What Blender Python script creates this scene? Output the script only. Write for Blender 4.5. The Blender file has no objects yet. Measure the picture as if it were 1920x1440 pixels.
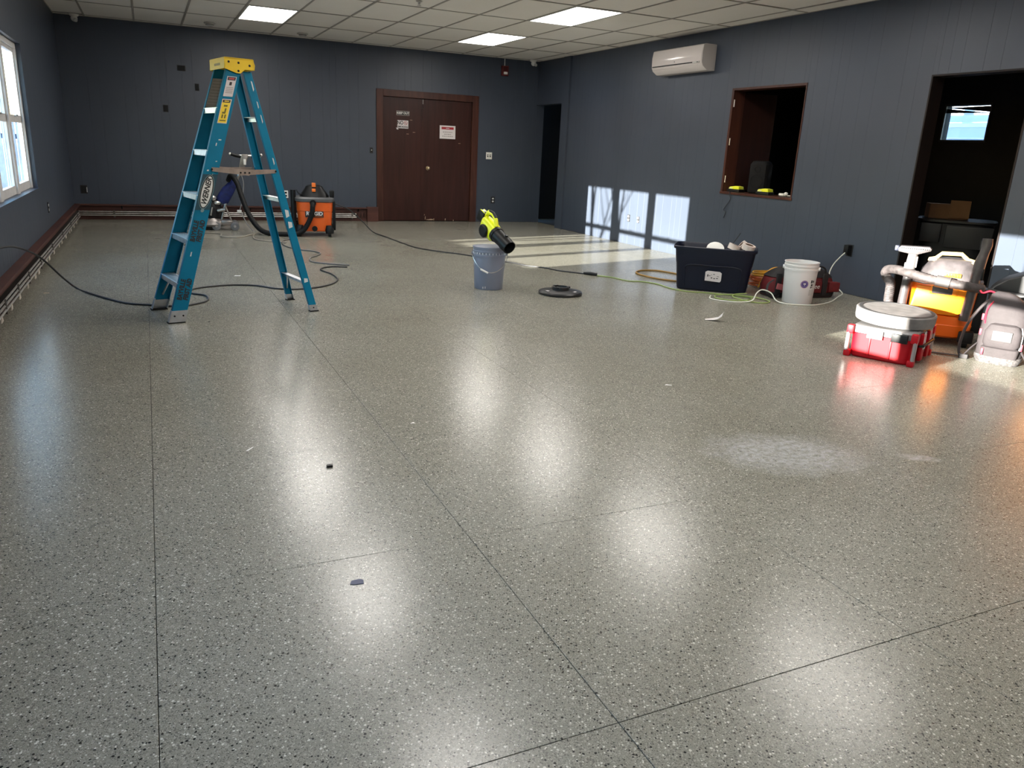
import bpy, bmesh, math, random
from mathutils import Vector, Matrix, Euler
random.seed(4)
S = bpy.context.scene
C = S.collection
R = math.radians
PI = math.pi

# ------------------------------------------------------------------ camera
H = 1.226
yaw, pitch, roll = 0.43886, 0.29263, 0.04711
fwd = Vector((math.sin(yaw)*math.cos(pitch), math.cos(yaw)*math.cos(pitch), -math.sin(pitch)))
rt = Vector((math.cos(yaw), -math.sin(yaw), 0)); up = rt.cross(fwd)
r2 = math.cos(roll)*rt + math.sin(roll)*up
u2 = -math.sin(roll)*rt + math.cos(roll)*up
cd = bpy.data.cameras.new('camera'); cam = bpy.data.objects.new('camera', cd); C.objects.link(cam)
M = Matrix((r2, u2, -fwd)).transposed().to_4x4(); M.translation = (0, 0, H)
cam.matrix_world = M
cd.sensor_width = 36; cd.sensor_fit = 'HORIZONTAL'; cd.lens = 1447.8/1920*36
cd.clip_start = 0.05; cd.clip_end = 300
S.camera = cam

# ------------------------------------------------------------------ world, sun, exposure
SUN_DIR = Vector((7.3, 1.95, -1.13)).normalized()
W = bpy.data.worlds.new('world'); S.world = W; W.use_nodes = True
nt = W.node_tree; nt.nodes.clear()
sky = nt.nodes.new('ShaderNodeTexSky'); sky.sky_type = 'NISHITA'; sky.sun_disc = False
sky.sun_elevation = R(9); sky.sun_rotation = math.atan2(-SUN_DIR.x, -SUN_DIR.y)
sky.air_density = 1.3; sky.dust_density = 0.15; sky.ozone_density = 4.0
bg = nt.nodes.new('ShaderNodeBackground'); bg.inputs['Strength'].default_value = 2.3
wo = nt.nodes.new('ShaderNodeOutputWorld')
nt.links.new(sky.outputs[0], bg.inputs[0]); nt.links.new(bg.outputs[0], wo.inputs[0])
sl = bpy.data.lights.new('sun', 'SUN'); sl.energy = 58; sl.angle = R(0.35); sl.color = (1.0, 0.925, 0.83)
sun = bpy.data.objects.new('sun', sl); C.objects.link(sun)
sun.rotation_euler = SUN_DIR.to_track_quat('-Z', 'Y').to_euler(); sun.location = (-8, 4, 6)
PANEL_STRENGTH = 19.5
vs = S.view_settings
vs.view_transform = 'Standard'; vs.look = 'None'; vs.exposure = 0.0; vs.gamma = 1.0
vs.use_curve_mapping = False

# ------------------------------------------------------------------ materials
MATS = {}
def mat(name, col, rough=0.5, metal=0.0, var=0.0, vscale=8.0, bump=0.0, bscale=60.0, spec=0.5, emit=0.0, coat=0.0, alt=None, trans=0.0):
    if name in MATS: return MATS[name]
    m = bpy.data.materials.new(name); m.use_nodes = True
    n = m.node_tree; b = n.nodes['Principled BSDF']
    b.inputs['Base Color'].default_value = (*col, 1)
    b.inputs['Roughness'].default_value = rough; b.inputs['Metallic'].default_value = metal
    b.inputs['Specular IOR Level'].default_value = spec
    if coat: b.inputs['Coat Weight'].default_value = coat; b.inputs['Coat Roughness'].default_value = 0.12
    if emit:
        b.inputs['Emission Color'].default_value = (*col, 1); b.inputs['Emission Strength'].default_value = emit
    if trans: b.inputs['Transmission Weight'].default_value = trans
    if var or alt or bump:
        tc = n.nodes.new('ShaderNodeTexCoord')
    if var or alt:
        nz = n.nodes.new('ShaderNodeTexNoise'); nz.inputs['Scale'].default_value = vscale; nz.inputs['Detail'].default_value = 5
        n.links.new(tc.outputs['Object'], nz.inputs['Vector'])
        rp = n.nodes.new('ShaderNodeValToRGB')
        a = alt if alt else tuple(max(0, c*(1-var)) for c in col)
        c2 = col if alt else tuple(min(1, c*(1+var)) for c in col)
        rp.color_ramp.elements[0].position = 0.32; rp.color_ramp.elements[0].color = (*a, 1)
        rp.color_ramp.elements[1].position = 0.68; rp.color_ramp.elements[1].color = (*c2, 1)
        n.links.new(nz.outputs['Fac'], rp.inputs['Fac']); n.links.new(rp.outputs['Color'], b.inputs['Base Color'])
    if bump:
        nb = n.nodes.new('ShaderNodeTexNoise'); nb.inputs['Scale'].default_value = bscale; nb.inputs['Detail'].default_value = 3
        n.links.new(tc.outputs['Object'], nb.inputs['Vector'])
        bp = n.nodes.new('ShaderNodeBump'); bp.inputs['Strength'].default_value = bump; bp.inputs['Distance'].default_value = 0.004
        n.links.new(nb.outputs['Fac'], bp.inputs['Height']); n.links.new(bp.outputs['Normal'], b.inputs['Normal'])
    MATS[name] = m
    return m

def wood_mat(name, c1, c2, rough=0.35, axis=(14, 14, 0.8), coat=0.0):
    m = bpy.data.materials.new(name); m.use_nodes = True
    n = m.node_tree; b = n.nodes['Principled BSDF']; b.inputs['Roughness'].default_value = rough; b.inputs['Specular IOR Level'].default_value = 0.3
    if coat: b.inputs['Coat Weight'].default_value = coat
    tc = n.nodes.new('ShaderNodeTexCoord'); mp = n.nodes.new('ShaderNodeMapping'); mp.inputs['Scale'].default_value = axis
    nz = n.nodes.new('ShaderNodeTexNoise'); nz.inputs['Scale'].default_value = 1.6; nz.inputs['Detail'].default_value = 7; nz.inputs['Distortion'].default_value = 0.6
    rp = n.nodes.new('ShaderNodeValToRGB')
    rp.color_ramp.elements[0].position = 0.3; rp.color_ramp.elements[0].color = (*c1, 1)
    rp.color_ramp.elements[1].position = 0.72; rp.color_ramp.elements[1].color = (*c2, 1)
    n.links.new(tc.outputs['Object'], mp.inputs['Vector']); n.links.new(mp.outputs[0], nz.inputs['Vector'])
    n.links.new(nz.outputs['Fac'], rp.inputs[0]); n.links.new(rp.outputs[0], b.inputs['Base Color'])
    MATS[name] = m
    return m

def terrazzo():
    m = bpy.data.materials.new('terrazzo'); m.use_nodes = True
    n = m.node_tree; L = n.links; b = n.nodes['Principled BSDF']
    geo = n.nodes.new('ShaderNodeNewGeometry')
    def ramp(src, stops, interp='LINEAR'):
        r = n.nodes.new('ShaderNodeValToRGB'); r.color_ramp.interpolation = interp
        e = r.color_ramp.elements
        while len(e) < len(stops): e.new(0.5)
        for i, (p, c) in enumerate(stops):
            e[i].position = p; e[i].color = (*c, 1) if len(c) == 3 else c
        L.new(src, r.inputs[0]); return r.outputs[0]
    def mix(f, a, c, mode='MIX'):
        x = n.nodes.new('ShaderNodeMix'); x.data_type = 'RGBA'; x.blend_type = mode
        if isinstance(f, float): x.inputs[0].default_value = f
        else: L.new(f, x.inputs[0])
        for v, i in ((a, 6), (c, 7)):
            if isinstance(v, tuple): x.inputs[i].default_value = (*v, 1)
            else: L.new(v, x.inputs[i])
        return x.outputs[2]
    def noise(scale, det=3, vec=None):
        z = n.nodes.new('ShaderNodeTexNoise'); z.inputs['Scale'].default_value = scale; z.inputs['Detail'].default_value = det
        L.new(vec or geo.outputs['Position'], z.inputs['Vector']); return z.outputs['Fac']
    def math_(op, a, c=None):
        x = n.nodes.new('ShaderNodeMath'); x.operation = op
        for v, i in ((a, 0), (c, 1)):
            if v is None: continue
            if isinstance(v, (int, float)): x.inputs[i].default_value = v
            else: L.new(v, x.inputs[i])
        return x.outputs[0]
    base = ramp(noise(0.55, 4), [(0.3, (0.255, 0.252, 0.222)), (0.7, (0.315, 0.312, 0.285))])
    col = base
    for sc, thr, stops in ((360, 0.34, [(0.0, (0.06, 0.06, 0.057)), (0.16, (0.17, 0.17, 0.15)), (0.50, (0.36, 0.36, 0.33)), (0.82, (0.54, 0.54, 0.50))]),
                           (150, 0.30, [(0.0, (0.022, 0.023, 0.023)), (0.14, (0.17, 0.17, 0.155)), (0.40, (0.29, 0.29, 0.265)), (0.66, (0.40, 0.40, 0.37)), (0.86, (0.68, 0.67, 0.63))])):
        vo = n.nodes.new('ShaderNodeTexVoronoi'); vo.inputs['Scale'].default_value = sc; vo.inputs['Randomness'].default_value = 1.0
        mp = n.nodes.new('ShaderNodeMapping'); mp.inputs['Scale'].default_value = (1, 1, 1); mp.inputs['Rotation'].default_value = (0, 0, 0.5 if sc > 100 else -0.3)
        wz = n.nodes.new('ShaderNodeTexNoise'); wz.inputs['Scale'].default_value = sc*0.8
        L.new(geo.outputs['Position'], wz.inputs['Vector'])
        av = n.nodes.new('ShaderNodeVectorMath'); av.operation = 'MULTIPLY_ADD'; av.inputs[1].default_value = (0.6/sc,)*3
        L.new(wz.outputs['Color'], av.inputs[0]); L.new(geo.outputs['Position'], av.inputs[2])
        L.new(av.outputs[0], mp.inputs['Vector']); L.new(mp.outputs[0], vo.inputs['Vector'])
        sep = n.nodes.new('ShaderNodeSeparateColor'); L.new(vo.outputs['Color'], sep.inputs[0])
        t = math_('MULTIPLY_ADD', sep.outputs[1], 0.30); 
        t.node.inputs[2].default_value = thr - 0.10
        msk = math_('LESS_THAN', vo.outputs['Distance'], t)
        cc = ramp(sep.outputs[0], stops, 'CONSTANT')
        col = mix(msk, col, cc)
    # overall drift of tone from panel pour to panel pour and old traffic wear
    col = mix(0.85, col, ramp(noise(0.9, 5), [(0.25, (0.63, 0.60, 0.51)), (0.75, (0.80, 0.78, 0.71))]), 'MULTIPLY')
    # dried dusty haze left on the floor (a smear with its own outline)
    def blob(cx, cy, rx, ry, ang, wob, soft):
        mp = n.nodes.new('ShaderNodeMapping'); mp.vector_type = 'TEXTURE'
        mp.inputs['Location'].default_value = (cx, cy, 0); mp.inputs['Rotation'].default_value = (0, 0, ang); mp.inputs['Scale'].default_value = (rx, ry, 1e3)
        L.new(geo.outputs['Position'], mp.inputs['Vector'])
        ln = n.nodes.new('ShaderNodeVectorMath'); ln.operation = 'LENGTH'; L.new(mp.outputs[0], ln.inputs[0])
        d = math_('MULTIPLY_ADD', noise(9, 6), wob); d.node.inputs[2].default_value = -wob*0.5
        d = math_('ADD', ln.outputs['Value'], d)
        return ramp(d, [(1-soft, (1, 1, 1)), (1.0, (0, 0, 0))])
    h1 = blob(2.47, 2.38, 0.40, 0.28, R(-20), 0.55, 0.55)
    h2 = blob(3.02, 2.15, 0.10, 0.05, R(-30), 1.4, 0.5)
    streak = ramp(noise(40, 4), [(0.35, (0.25,)*3), (0.65, (1, 1, 1))])
    hz = math_('MULTIPLY', math_('MAXIMUM', h1, h2), math_('MULTIPLY', streak, 0.62))
    col = mix(hz, col, (0.47, 0.47, 0.48))
    L.new(col, b.inputs['Base Color'])
    rr = n.nodes.new('ShaderNodeMapRange'); rr.inputs['To Min'].default_value = 0.215; rr.inputs['To Max'].default_value = 0.262
    L.new(noise(1.7, 4), rr.inputs[0])
    ra = math_('ADD', rr.outputs[0], math_('MULTIPLY', hz, 0.02))
    L.new(ra, b.inputs['Roughness'])
    b.inputs['Specular IOR Level'].default_value = 0.36
    MATS['terrazzo'] = m
    return m

def tile_mat():
    m = bpy.data.materials.new('ceiling_tile'); m.use_nodes = True
    n = m.node_tree; L = n.links; b = n.nodes['Principled BSDF']; b.inputs['Roughness'].default_value = 0.9
    tc = n.nodes.new('ShaderNodeNewGeometry')
    nz = n.nodes.new('ShaderNodeTexNoise'); nz.inputs['Scale'].default_value = 0.8; nz.inputs['Detail'].default_value = 4
    L.new(tc.outputs['Position'], nz.inputs['Vector'])
    rp = n.nodes.new('ShaderNodeValToRGB')
    rp.color_ramp.elements[0].position = 0.3; rp.color_ramp.elements[0].color = (0.84, 0.80, 0.735, 1)
    rp.color_ramp.elements[1].position = 0.7; rp.color_ramp.elements[1].color = (0.90, 0.87, 0.82, 1)
    L.new(nz.outputs['Fac'], rp.inputs[0])
    vo = n.nodes.new('ShaderNodeTexVoronoi'); vo.inputs['Scale'].default_value = 110
    L.new(tc.outputs['Position'], vo.inputs['Vector'])
    pit = n.nodes.new('ShaderNodeValToRGB'); pit.color_ramp.elements[0].position = 0.12; pit.color_ramp.elements[0].color = (0.86, 0.85, 0.83, 1)
    pit.color_ramp.elements[1].position = 0.25; pit.color_ramp.elements[1].color = (1, 1, 1, 1)
    L.new(vo.outputs['Distance'], pit.inputs[0])
    x = n.nodes.new('ShaderNodeMix'); x.data_type = 'RGBA'; x.blend_type = 'MULTIPLY'; x.inputs[0].default_value = 1
    L.new(rp.outputs[0], x.inputs[6]); L.new(pit.outputs[0], x.inputs[7]); L.new(x.outputs[2], b.inputs['Base Color'])
    MATS['tile'] = m
    return m

def glass_mat():
    m = bpy.data.materials.new('window_glass'); m.use_nodes = True
    n = m.node_tree; n.nodes.clear()
    t = n.nodes.new('ShaderNodeBsdfTransparent'); g = n.nodes.new('ShaderNodeBsdfGlossy'); g.inputs['Roughness'].default_value = 0.02
    t.inputs[0].default_value = (0.95, 0.97, 0.97, 1)
    x = n.nodes.new('ShaderNodeMixShader'); o = n.nodes.new('ShaderNodeOutputMaterial')
    x.inputs[0].default_value = 0.05; n.links.new(t.outputs[0], x.inputs[1]); n.links.new(g.outputs[0], x.inputs[2]); n.links.new(x.outputs[0], o.inputs[0])
    MATS['glass'] = m
    return m

TER = terrazzo(); TILE = tile_mat(); GLASS = glass_mat()
WALL = mat('wall_paint', (0.0425, 0.0535, 0.0755), 0.45, var=0.06, vscale=1.5, bump=0.08, bscale=90)
JOINT = mat('joint_dark', (0.02, 0.02, 0.018), 0.7)
GRID = mat('grid_metal', (0.36, 0.33, 0.29), 0.5, var=0.15)
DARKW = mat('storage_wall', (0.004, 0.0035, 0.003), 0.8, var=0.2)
DOORW = wood_mat('door_wood', (0.022, 0.006, 0.004), (0.044, 0.012, 0.008), 0.42, (10, 10, 0.7))
FRAMEW = wood_mat('frame_wood', (0.038, 0.012, 0.008), (0.075, 0.026, 0.016), 0.4, (9, 9, 0.9))
HEATW = wood_mat('heater_wood', (0.045, 0.017, 0.013), (0.095, 0.036, 0.027), 0.5, (1.2, 1.2, 9))
OAKW = wood_mat('unseen_door_wood', (0.50, 0.16, 0.030), (0.68, 0.25, 0.05), 0.4, (10, 10, 0.7))
WHITE = mat('white_paint', (0.62, 0.60, 0.58), 0.45, var=0.08, vscale=12)
BLACK = mat('black_plastic', (0.006, 0.006, 0.0065), 0.45, spec=0.25)
RUBBER = mat('rubber', (0.006, 0.006, 0.006), 0.65, spec=0.25)
CHROME = mat('steel', (0.62, 0.60, 0.57), 0.28, 1.0, var=0.12, vscale=20)
ALU = mat('aluminium', (0.60, 0.61, 0.62), 0.38, 0.85, var=0.10, vscale=25)
TEAL = mat('teal_fibreglass', (0.001, 0.165, 0.285), 0.5, var=0.10, vscale=6, spec=0.2)
YEL = mat('cap_yellow', (0.83, 0.56, 0.012), 0.4, var=0.05)
PLATE = mat('plate_white', (0.70, 0.69, 0.66), 0.4)
HOLE = mat('hole_black', (0.006, 0.006, 0.006), 0.9)

# ------------------------------------------------------------------ mesh builder
class MB:
    def __init__(s): s.v = []; s.f = []
    def add(s, vs, fs):
        o = len(s.v); s.v += [tuple(v) for v in vs]; s.f += [tuple(i+o for i in f) for f in fs]; return s
    def box(s, x0, x1, y0, y1, z0, z1, m=None):
        vs = [Vector((x, y, z)) for z in (z0, z1) for x, y in ((x0, y0), (x1, y0), (x1, y1), (x0, y1))]
        if m: vs = [m @ v for v in vs]
        return s.add(vs, [(3, 2, 1, 0), (4, 5, 6, 7), (0, 1, 5, 4), (1, 2, 6, 5), (2, 3, 7, 6), (3, 0, 4, 7)])
    def prism(s, pts, a, b, ax='y', m=None):
        mk = {'x': lambda p, t: (t, p[0], p[1]), 'y': lambda p, t: (p[0], t, p[1]), 'z': lambda p, t: (p[0], p[1], t)}[ax]
        n = len(pts); vs = [Vector(mk(p, a)) for p in pts] + [Vector(mk(p, b)) for p in pts]
        if m: vs = [m @ v for v in vs]
        return s.add(vs, [tuple(range(n-1, -1, -1)), tuple(range(n, 2*n))] + [(i, (i+1) % n, (i+1) % n+n, i+n) for i in range(n)])
    def rings(s, rs, closed=False, caps=True):
        n = len(rs[0]); vs = [p for r in rs for p in r]; fs = []
        k = len(rs); rng = range(k) if closed else range(k-1)
        for i in rng:
            a = i*n; b = ((i+1) % k)*n
            fs += [(a+j, a+(j+1) % n, b+(j+1) % n, b+j) for j in range(n)]
        if caps and not closed: fs += [tuple(range(n-1, -1, -1)), tuple(range((k-1)*n, k*n))]
        return s.add(vs, fs)
    def tube(s, pts, r, n=8, closed=False, caps=True, flat=1.0):
        P = [Vector(p) for p in pts]; k = len(P); rs = []; pu = None
        for i, p in enumerate(P):
            if closed: d = P[(i+1) % k]-P[i-1]
            else: d = P[min(i+1, k-1)]-P[max(i-1, 0)]
            d.normalize()
            if pu is None:
                pu = Vector((0, 0, 1)) if abs(d.z) < 0.9 else Vector((1, 0, 0))
            a = d.cross(pu); 
            if a.length < 1e-6: a = d.cross(Vector((0.3, 1, 0.2)))
            a.normalize(); pu = a.cross(d).normalized()
            rad = r[i] if isinstance(r, (list, tuple)) else r
            rs.append([p + (a*math.cos(t)*rad + pu*math.sin(t)*rad*flat) for t in (2*PI*j/n for j in range(n))])
        return s.rings(rs, closed, caps)
    def cyl(s, p0, p1, r0, r1=None, n=16): return s.tube([p0, p1], [r0, r0 if r1 is None else r1], n)
    def loft(s, secs, n=28, e=3.0, m=None):
        # secs: (z, cx, cy, rx, ry)
        rs = []
        for z, cx, cy, rx, ry in secs:
            ring = []
            for j in range(n):
                t = 2*PI*j/n; c, q = math.cos(t), math.sin(t)
                v = Vector((cx+rx*math.copysign(abs(c)**(2/e), c), cy+ry*math.copysign(abs(q)**(2/e), q), z))
                ring.append(m @ v if m else v)
            rs.append(ring)
        return s.rings(rs)
    def lathe(s, prof, n=28, cx=0, cy=0, m=None):
        return s.loft([(z, cx, cy, r, r) for r, z in prof], n, 2.0, m)
    def ball(s, c, r, n=12, k=7):
        rx, ry, rz = r if isinstance(r, tuple) else (r, r, r)
        return s.loft([(c[2]-rz*math.cos(PI*(i+0.02)/(k+0.04)), c[0], c[1], rx*math.sin(PI*(i+0.02)/(k+0.04))+1e-4, ry*math.sin(PI*(i+0.02)/(k+0.04))+1e-4) for i in range(k+1)], n, 2.0)
    def build(s, name, material, parent=None, bevel=0.0, smooth=True, seg=2, ang=35):
        me = bpy.data.meshes.new(name); me.from_pydata(s.v, [], s.f); me.validate()
        bm = bmesh.new(); bm.from_mesh(me)
        bmesh.ops.recalc_face_normals(bm, faces=bm.faces)
        if bevel:
            es = [e for e in bm.edges if len(e.link_faces) == 2 and e.calc_face_angle(0) > R(30)]
            bmesh.ops.bevel(bm, geom=es, offset=bevel, segments=seg, affect='EDGES', profile=0.6, clamp_overlap=True)
        bm.to_mesh(me); bm.free()
        if smooth:
            for p in me.polygons: p.use_smooth = True
            me.set_sharp_from_angle(angle=R(ang))
        me.materials.append(material)
        o = bpy.data.objects.new(name, me); C.objects.link(o)
        if parent: o.parent = parent
        return o

def B(): return MB()
def tag(o, label=None, cat=None, group=None, kind=None):
    if label: o['label'] = label
    if cat: o['category'] = cat
    if group: o['group'] = group
    if kind: o['kind'] = kind
    return o
def thing(name, label, cat, loc=(0, 0, 0), rz=0.0, group=None):
    o = bpy.data.objects.new(name, None); C.objects.link(o); o.empty_display_size = 0.1
    o.location = loc; o.rotation_euler = (0, 0, rz)
    return tag(o, label, cat, group)
def structure(o, label=None): o['kind'] = 'structure'; return tag(o, label) if label else o
def inst(src, name, parent=None, loc=(0, 0, 0)):
    o = bpy.data.objects.new(name, src.data if hasattr(src, 'data') else src); C.objects.link(o)
    o.parent = parent; o.location = loc; return o
def vface(x, y): return -math.atan2(x, y)       # turns local -Y towards the room's near side
def place(o, origin, xa, za):
    xa = Vector(xa).normalized(); za = Vector(za); za = (za - xa*za.dot(xa)).normalized(); ya = za.cross(xa)
    m = Matrix((xa, ya, za)).transposed().to_4x4(); m.translation = origin; o.matrix_local = m; return o
def text(s, size, material, parent, origin, xa=(1, 0, 0), za=(0, -1, 0), ext=0.0006, name='lettering', shear=0.0, bold=0.0, sx=1.0):
    cu = bpy.data.curves.new(name, 'FONT'); cu.body = s; cu.size = size; cu.extrude = ext; cu.align_x = 'CENTER'; cu.align_y = 'CENTER'
    cu.shear = shear; cu.offset = bold; cu.resolution_u = 3
    t = bpy.data.objects.new('tmp', cu); me = bpy.data.meshes.new_from_object(t); bpy.data.objects.remove(t); bpy.data.curves.remove(cu)
    me.name = name; me.materials.clear(); me.materials.append(material)
    if sx != 1.0: me.transform(Matrix.Diagonal((sx, 1, 1, 1)))
    o = bpy.data.objects.new(name, me); C.objects.link(o); o.parent = parent
    return place(o, origin, xa, za)
def spline(pts, k=6, closed=False):
    P = [Vector(p) for p in pts]; n = len(P); out = []
    for i in range(n if closed else n-1):
        if closed: a, b, c, d = P[i-1], P[i], P[(i+1) % n], P[(i+2) % n]
        else: a, b, c, d = P[max(i-1, 0)], P[i], P[i+1], P[min(i+2, n-1)]
        for j in range(k):
            t = j/k
            out.append(0.5*((2*b)+(c-a)*t+(2*a-5*b+4*c-d)*t*t+(3*b-a-3*c+d)*t**3))
    if not closed: out.append(P[-1])
    return out

# ------------------------------------------------------------------ room shell
LW, RW, FAR, NEAR, CZ = -1.0, 6.31, 12.95, -4.4, 2.724
PT = 0.006                                    # plank thickness
# floor: dark bed with a panel for every terrazzo field
fl = structure(B().box(LW-0.2, RW+0.14, NEAR-0.1, FAR+0.2, -0.12, -0.012).build('floor', JOINT, smooth=False), 'polished grey terrazzo floor in square panels')
px_, py_, g_ = 0.944, 0.926, 0.0009
xs = [-0.075+px_*i for i in range(-1, 8)]; ys = [1.2+py_*j for j in range(-6, 14)]
cache = {}
for i in range(len(xs)-1):
    for j in range(len(ys)-1):
        x0, x1 = max(xs[i], LW-0.05)+g_, min(xs[i+1], RW+0.13)-g_
        y0, y1 = max(ys[j], NEAR)+g_, min(ys[j+1], FAR+0.12)-g_
        if x1-x0 < 0.02 or y1-y0 < 0.02: continue
        key = (round(x1-x0, 4), round(y1-y0, 4))
        if key not in cache:
            o = B().box(0, x1-x0, 0, y1-y0, -0.012, 0).build('terrazzo_panel', TER, fl, bevel=0.0008, seg=1, smooth=False); cache[key] = o.data
            o.location = (x0, y0, 0)
        else: inst(cache[key], 'terrazzo_panel', fl, (x0, y0, 0))

# walls: backing with openings plus vertical groove-board planks
def wall(name, axis, face, sgn, a0, a1, openings, planks_from, planks_to, thick=0.14, phase=0.0, label=None):
    # axis 'y': wall runs along Y at X=face, room on the side -sgn
    def bx(m, p0, p1, z0, z1, d0, d1):
        lo, hi = sorted((face+sgn*d0, face+sgn*d1))
        if axis == 'y': m.box(lo, hi, p0, p1, z0, z1)
        else: m.box(p0, p1, lo, hi, z0, z1)
    def cells(p0, p1):
        zs = [(0.0, CZ)]
        for (o0, o1, z0, z1) in openings:
            if o0 < (p0+p1)/2 < o1:
                nz = []
                for (u0, u1) in zs:
                    if z0 > u0+1e-4: nz.append((u0, min(u1, z0)))
                    if z1 < u1-1e-4: nz.append((max(u0, z1), u1))
                zs = nz
        return zs
    cuts = sorted({a0, a1} | {v for o in openings for v in o[:2] if a0 < v < a1} | {v for v in (planks_from, planks_to) if a0 < v < a1})
    m = B()
    for p0, p1 in zip(cuts, cuts[1:]):
        d0 = PT if planks_from-1e-6 <= p0 and p1 <= planks_to+1e-6 else 0.0
        for z0, z1 in cells(p0, p1): bx(m, p0, p1, z0, z1, d0, thick)
    w = structure(m.build(name, WALL, smooth=False), label)
    widths = [0.10, 0.20, 0.15, 0.305, 0.15, 0.20, 0.115]
    g = [planks_from]; i = 0; p = planks_from+phase
    while p < planks_to-0.03:
        if p > planks_from+0.03: g.append(p)
        p += widths[i % 7]; i += 1
    g.append(planks_to)
    gs = set(round(v, 5) for v in g)
    al = sorted(gs | {round(v, 5) for o in openings for v in o[:2] if planks_from < v < planks_to})
    for p0, p1 in zip(al, al[1:]):
        q0 = p0+(0.0003 if p0 in gs else 0); q1 = p1-(0.0003 if p1 in gs else 0)
        if q1-q0 < 0.004: continue
        for z0, z1 in cells(p0, p1):
            m = B(); bx(m, q0, q1, z0+0.006 if z0 == 0 else z0, z1, 0, PT)
            m.build('plank', WALL, w, bevel=0.0010, seg=1, smooth=False)
    return w
OP_CORR = (11.96, FAR, 0.0, 2.03); OP_PASS = (6.56, 7.74, 0.86, 2.045); OP_DOOR = (4.18, 5.10, 0.0, 2.03); OP_DOOR2 = (2.92, 3.90, 0.0, 2.05)
wr = wall('wall_right', 'y', RW, 1, NEAR, FAR, [OP_CORR, OP_PASS, OP_DOOR, OP_DOOR2], 3.66, 11.96, phase=0.07, label='blue-grey grooved board wall with service opening and doorways')
OP_DD = (3.50, 5.13, 0.0, 2.02)
wf = wall('wall_far', 'x', FAR, 1, LW-0.14, RW+0.14, [OP_DD], LW, RW, phase=0.03, label='blue-grey grooved board wall with brown double door')
WZ0, WZ1 = 0.66, 1.98
OP_W1 = (6.28, 9.06, WZ0, WZ1); OP_W2 = (0.0, 2.78, 0.79, WZ1)
wl = wall('wall_left', 'y', LW, -1, NEAR, FAR, [OP_W1, OP_W2], 4.4, FAR, phase=0.05, thick=0.10, label='blue-grey grooved board wall with white triple window')
structure(B().box(LW-0.2, RW+0.14, NEAR-0.15, NEAR, 0, CZ).build('wall_near', WALL, smooth=False), 'blue-grey wall at the near end of the room')
# pilaster strip beside the far right opening
structure(B().box(RW-0.035, RW, 11.74, 11.965, 0.0, CZ-0.002).build('trim_1', WALL, smooth=False, bevel=0.003), 'painted pilaster strip beside the dark corner opening')

# ceiling: void board above, grid bars, lay-in tiles
ce = structure(B().box(LW-0.2, RW+0.14, NEAR-0.15, FAR+0.14, CZ+0.05, CZ+0.12).build('ceiling', mat('ceiling_void', (0.10, 0.09, 0.08), 0.9), smooth=False), 'suspended ceiling with off-white lay-in tiles')
gx = [LW]+[4.865+0.61*i for i in range(-9, 3)]+[RW]
gx = [v for v in gx if LW <= v <= RW]; gx = sorted(set(round(v, 4) for v in gx))
gy = sorted(set([FAR]+[round(7.91+1.22*j, 4) for j in range(-10, 5)]+[NEAR])); gy = [v for v in gy if NEAR <= v <= FAR]
LIGHTS = [(4.255+0.305, 7.91+0.61+2.44*k) for k in range(-3, 2)] + [(1.205+0.305, 7.91+0.61+2.44*k) for k in range(-3, 2)]
def is_light(cx, cy): return any(abs(cx-a) < 0.1 and abs(cy-b) < 0.1 for a, b in LIGHTS)
tcache = {}
for i in range(len(gx)-1):
    for j in range(len(gy)-1):
        x0, x1, y0, y1 = gx[i], gx[i+1], gy[j], gy[j+1]
        if x1-x0 < 0.03 or y1-y0 < 0.03 or is_light((x0+x1)/2, (y0+y1)/2): continue
        k = (round(x1-x0, 3), round(y1-y0, 3)); dz = random.choice((0, 0, 0.001, 0.002, 0.003))
        if k not in tcache:
            o = B().box(0.006, x1-x0-0.006, 0.006, y1-y0-0.006, 0, 0.016).build('ceiling_tile', TILE, ce, smooth=False); tcache[k] = o.data
            o.location = (x0, y0, CZ+0.002+dz)
        else: inst(tcache[k], 'ceiling_tile', ce, (x0, y0, CZ+0.002+dz))
for v in gx:
    B().box(v-0.012, v+0.012, NEAR, FAR, CZ-0.003, CZ+0.001).box(v-0.001, v+0.001, NEAR, FAR, CZ, CZ+0.045).build('grid_bar', GRID, ce, smooth=False)
for v in gy:
    B().box(LW, RW, v-0.012, v+0.012, CZ-0.0028, CZ+0.0012).box(LW, RW, v-0.001, v+0.001, CZ, CZ+0.045).build('grid_bar', GRID, ce, smooth=False)

# LED panels
DIFF = mat('led_diffuser', (1.0, 0.955, 0.90), 0.5, emit=PANEL_STRENGTH)
LFR = mat('light_frame', (0.75, 0.74, 0.72), 0.4)
def light_panel(x, y, label):
    t = thing('ceiling_light', label, 'ceiling light', (x, y, CZ-0.006), 0, 'flat light panels in the ceiling grid')
    a, b, w = 0.293, 0.598, 0.018
    B().box(-a, a, -b, -b+w, 0, 0.05).box(-a, a, b-w, b, 0, 0.05).box(-a, -a+w, -b+w, b-w, 0, 0.05).box(a-w, a, -b+w, b-w, 0, 0.05).build('frame', LFR, t, smooth=False)
    B().box(-a+w, a-w, -b+w, b-w, 0.004, 0.010).build('diffuser', DIFF, t, smooth=False)
for x, y in LIGHTS:
    if y > 10: l = 'lit white ceiling panel nearest the corner security camera' if x > 3 else 'lit white ceiling panel above the stepladder'
    elif y > 8 and x > 3: l = 'large lit white ceiling panel closest to the wall air conditioner'
    else: l = 'lit ceiling panel in the ' + ('service-wall' if x > 3 else 'window-side') + ' row, ' + {8: 'second', 6: 'third', 3: 'fourth', 1: 'fifth', -2: 'sixth', -1: 'sixth'}.get(int(math.floor(y)), 'last') + ' from the far wall'
    light_panel(x, y, l)

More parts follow.
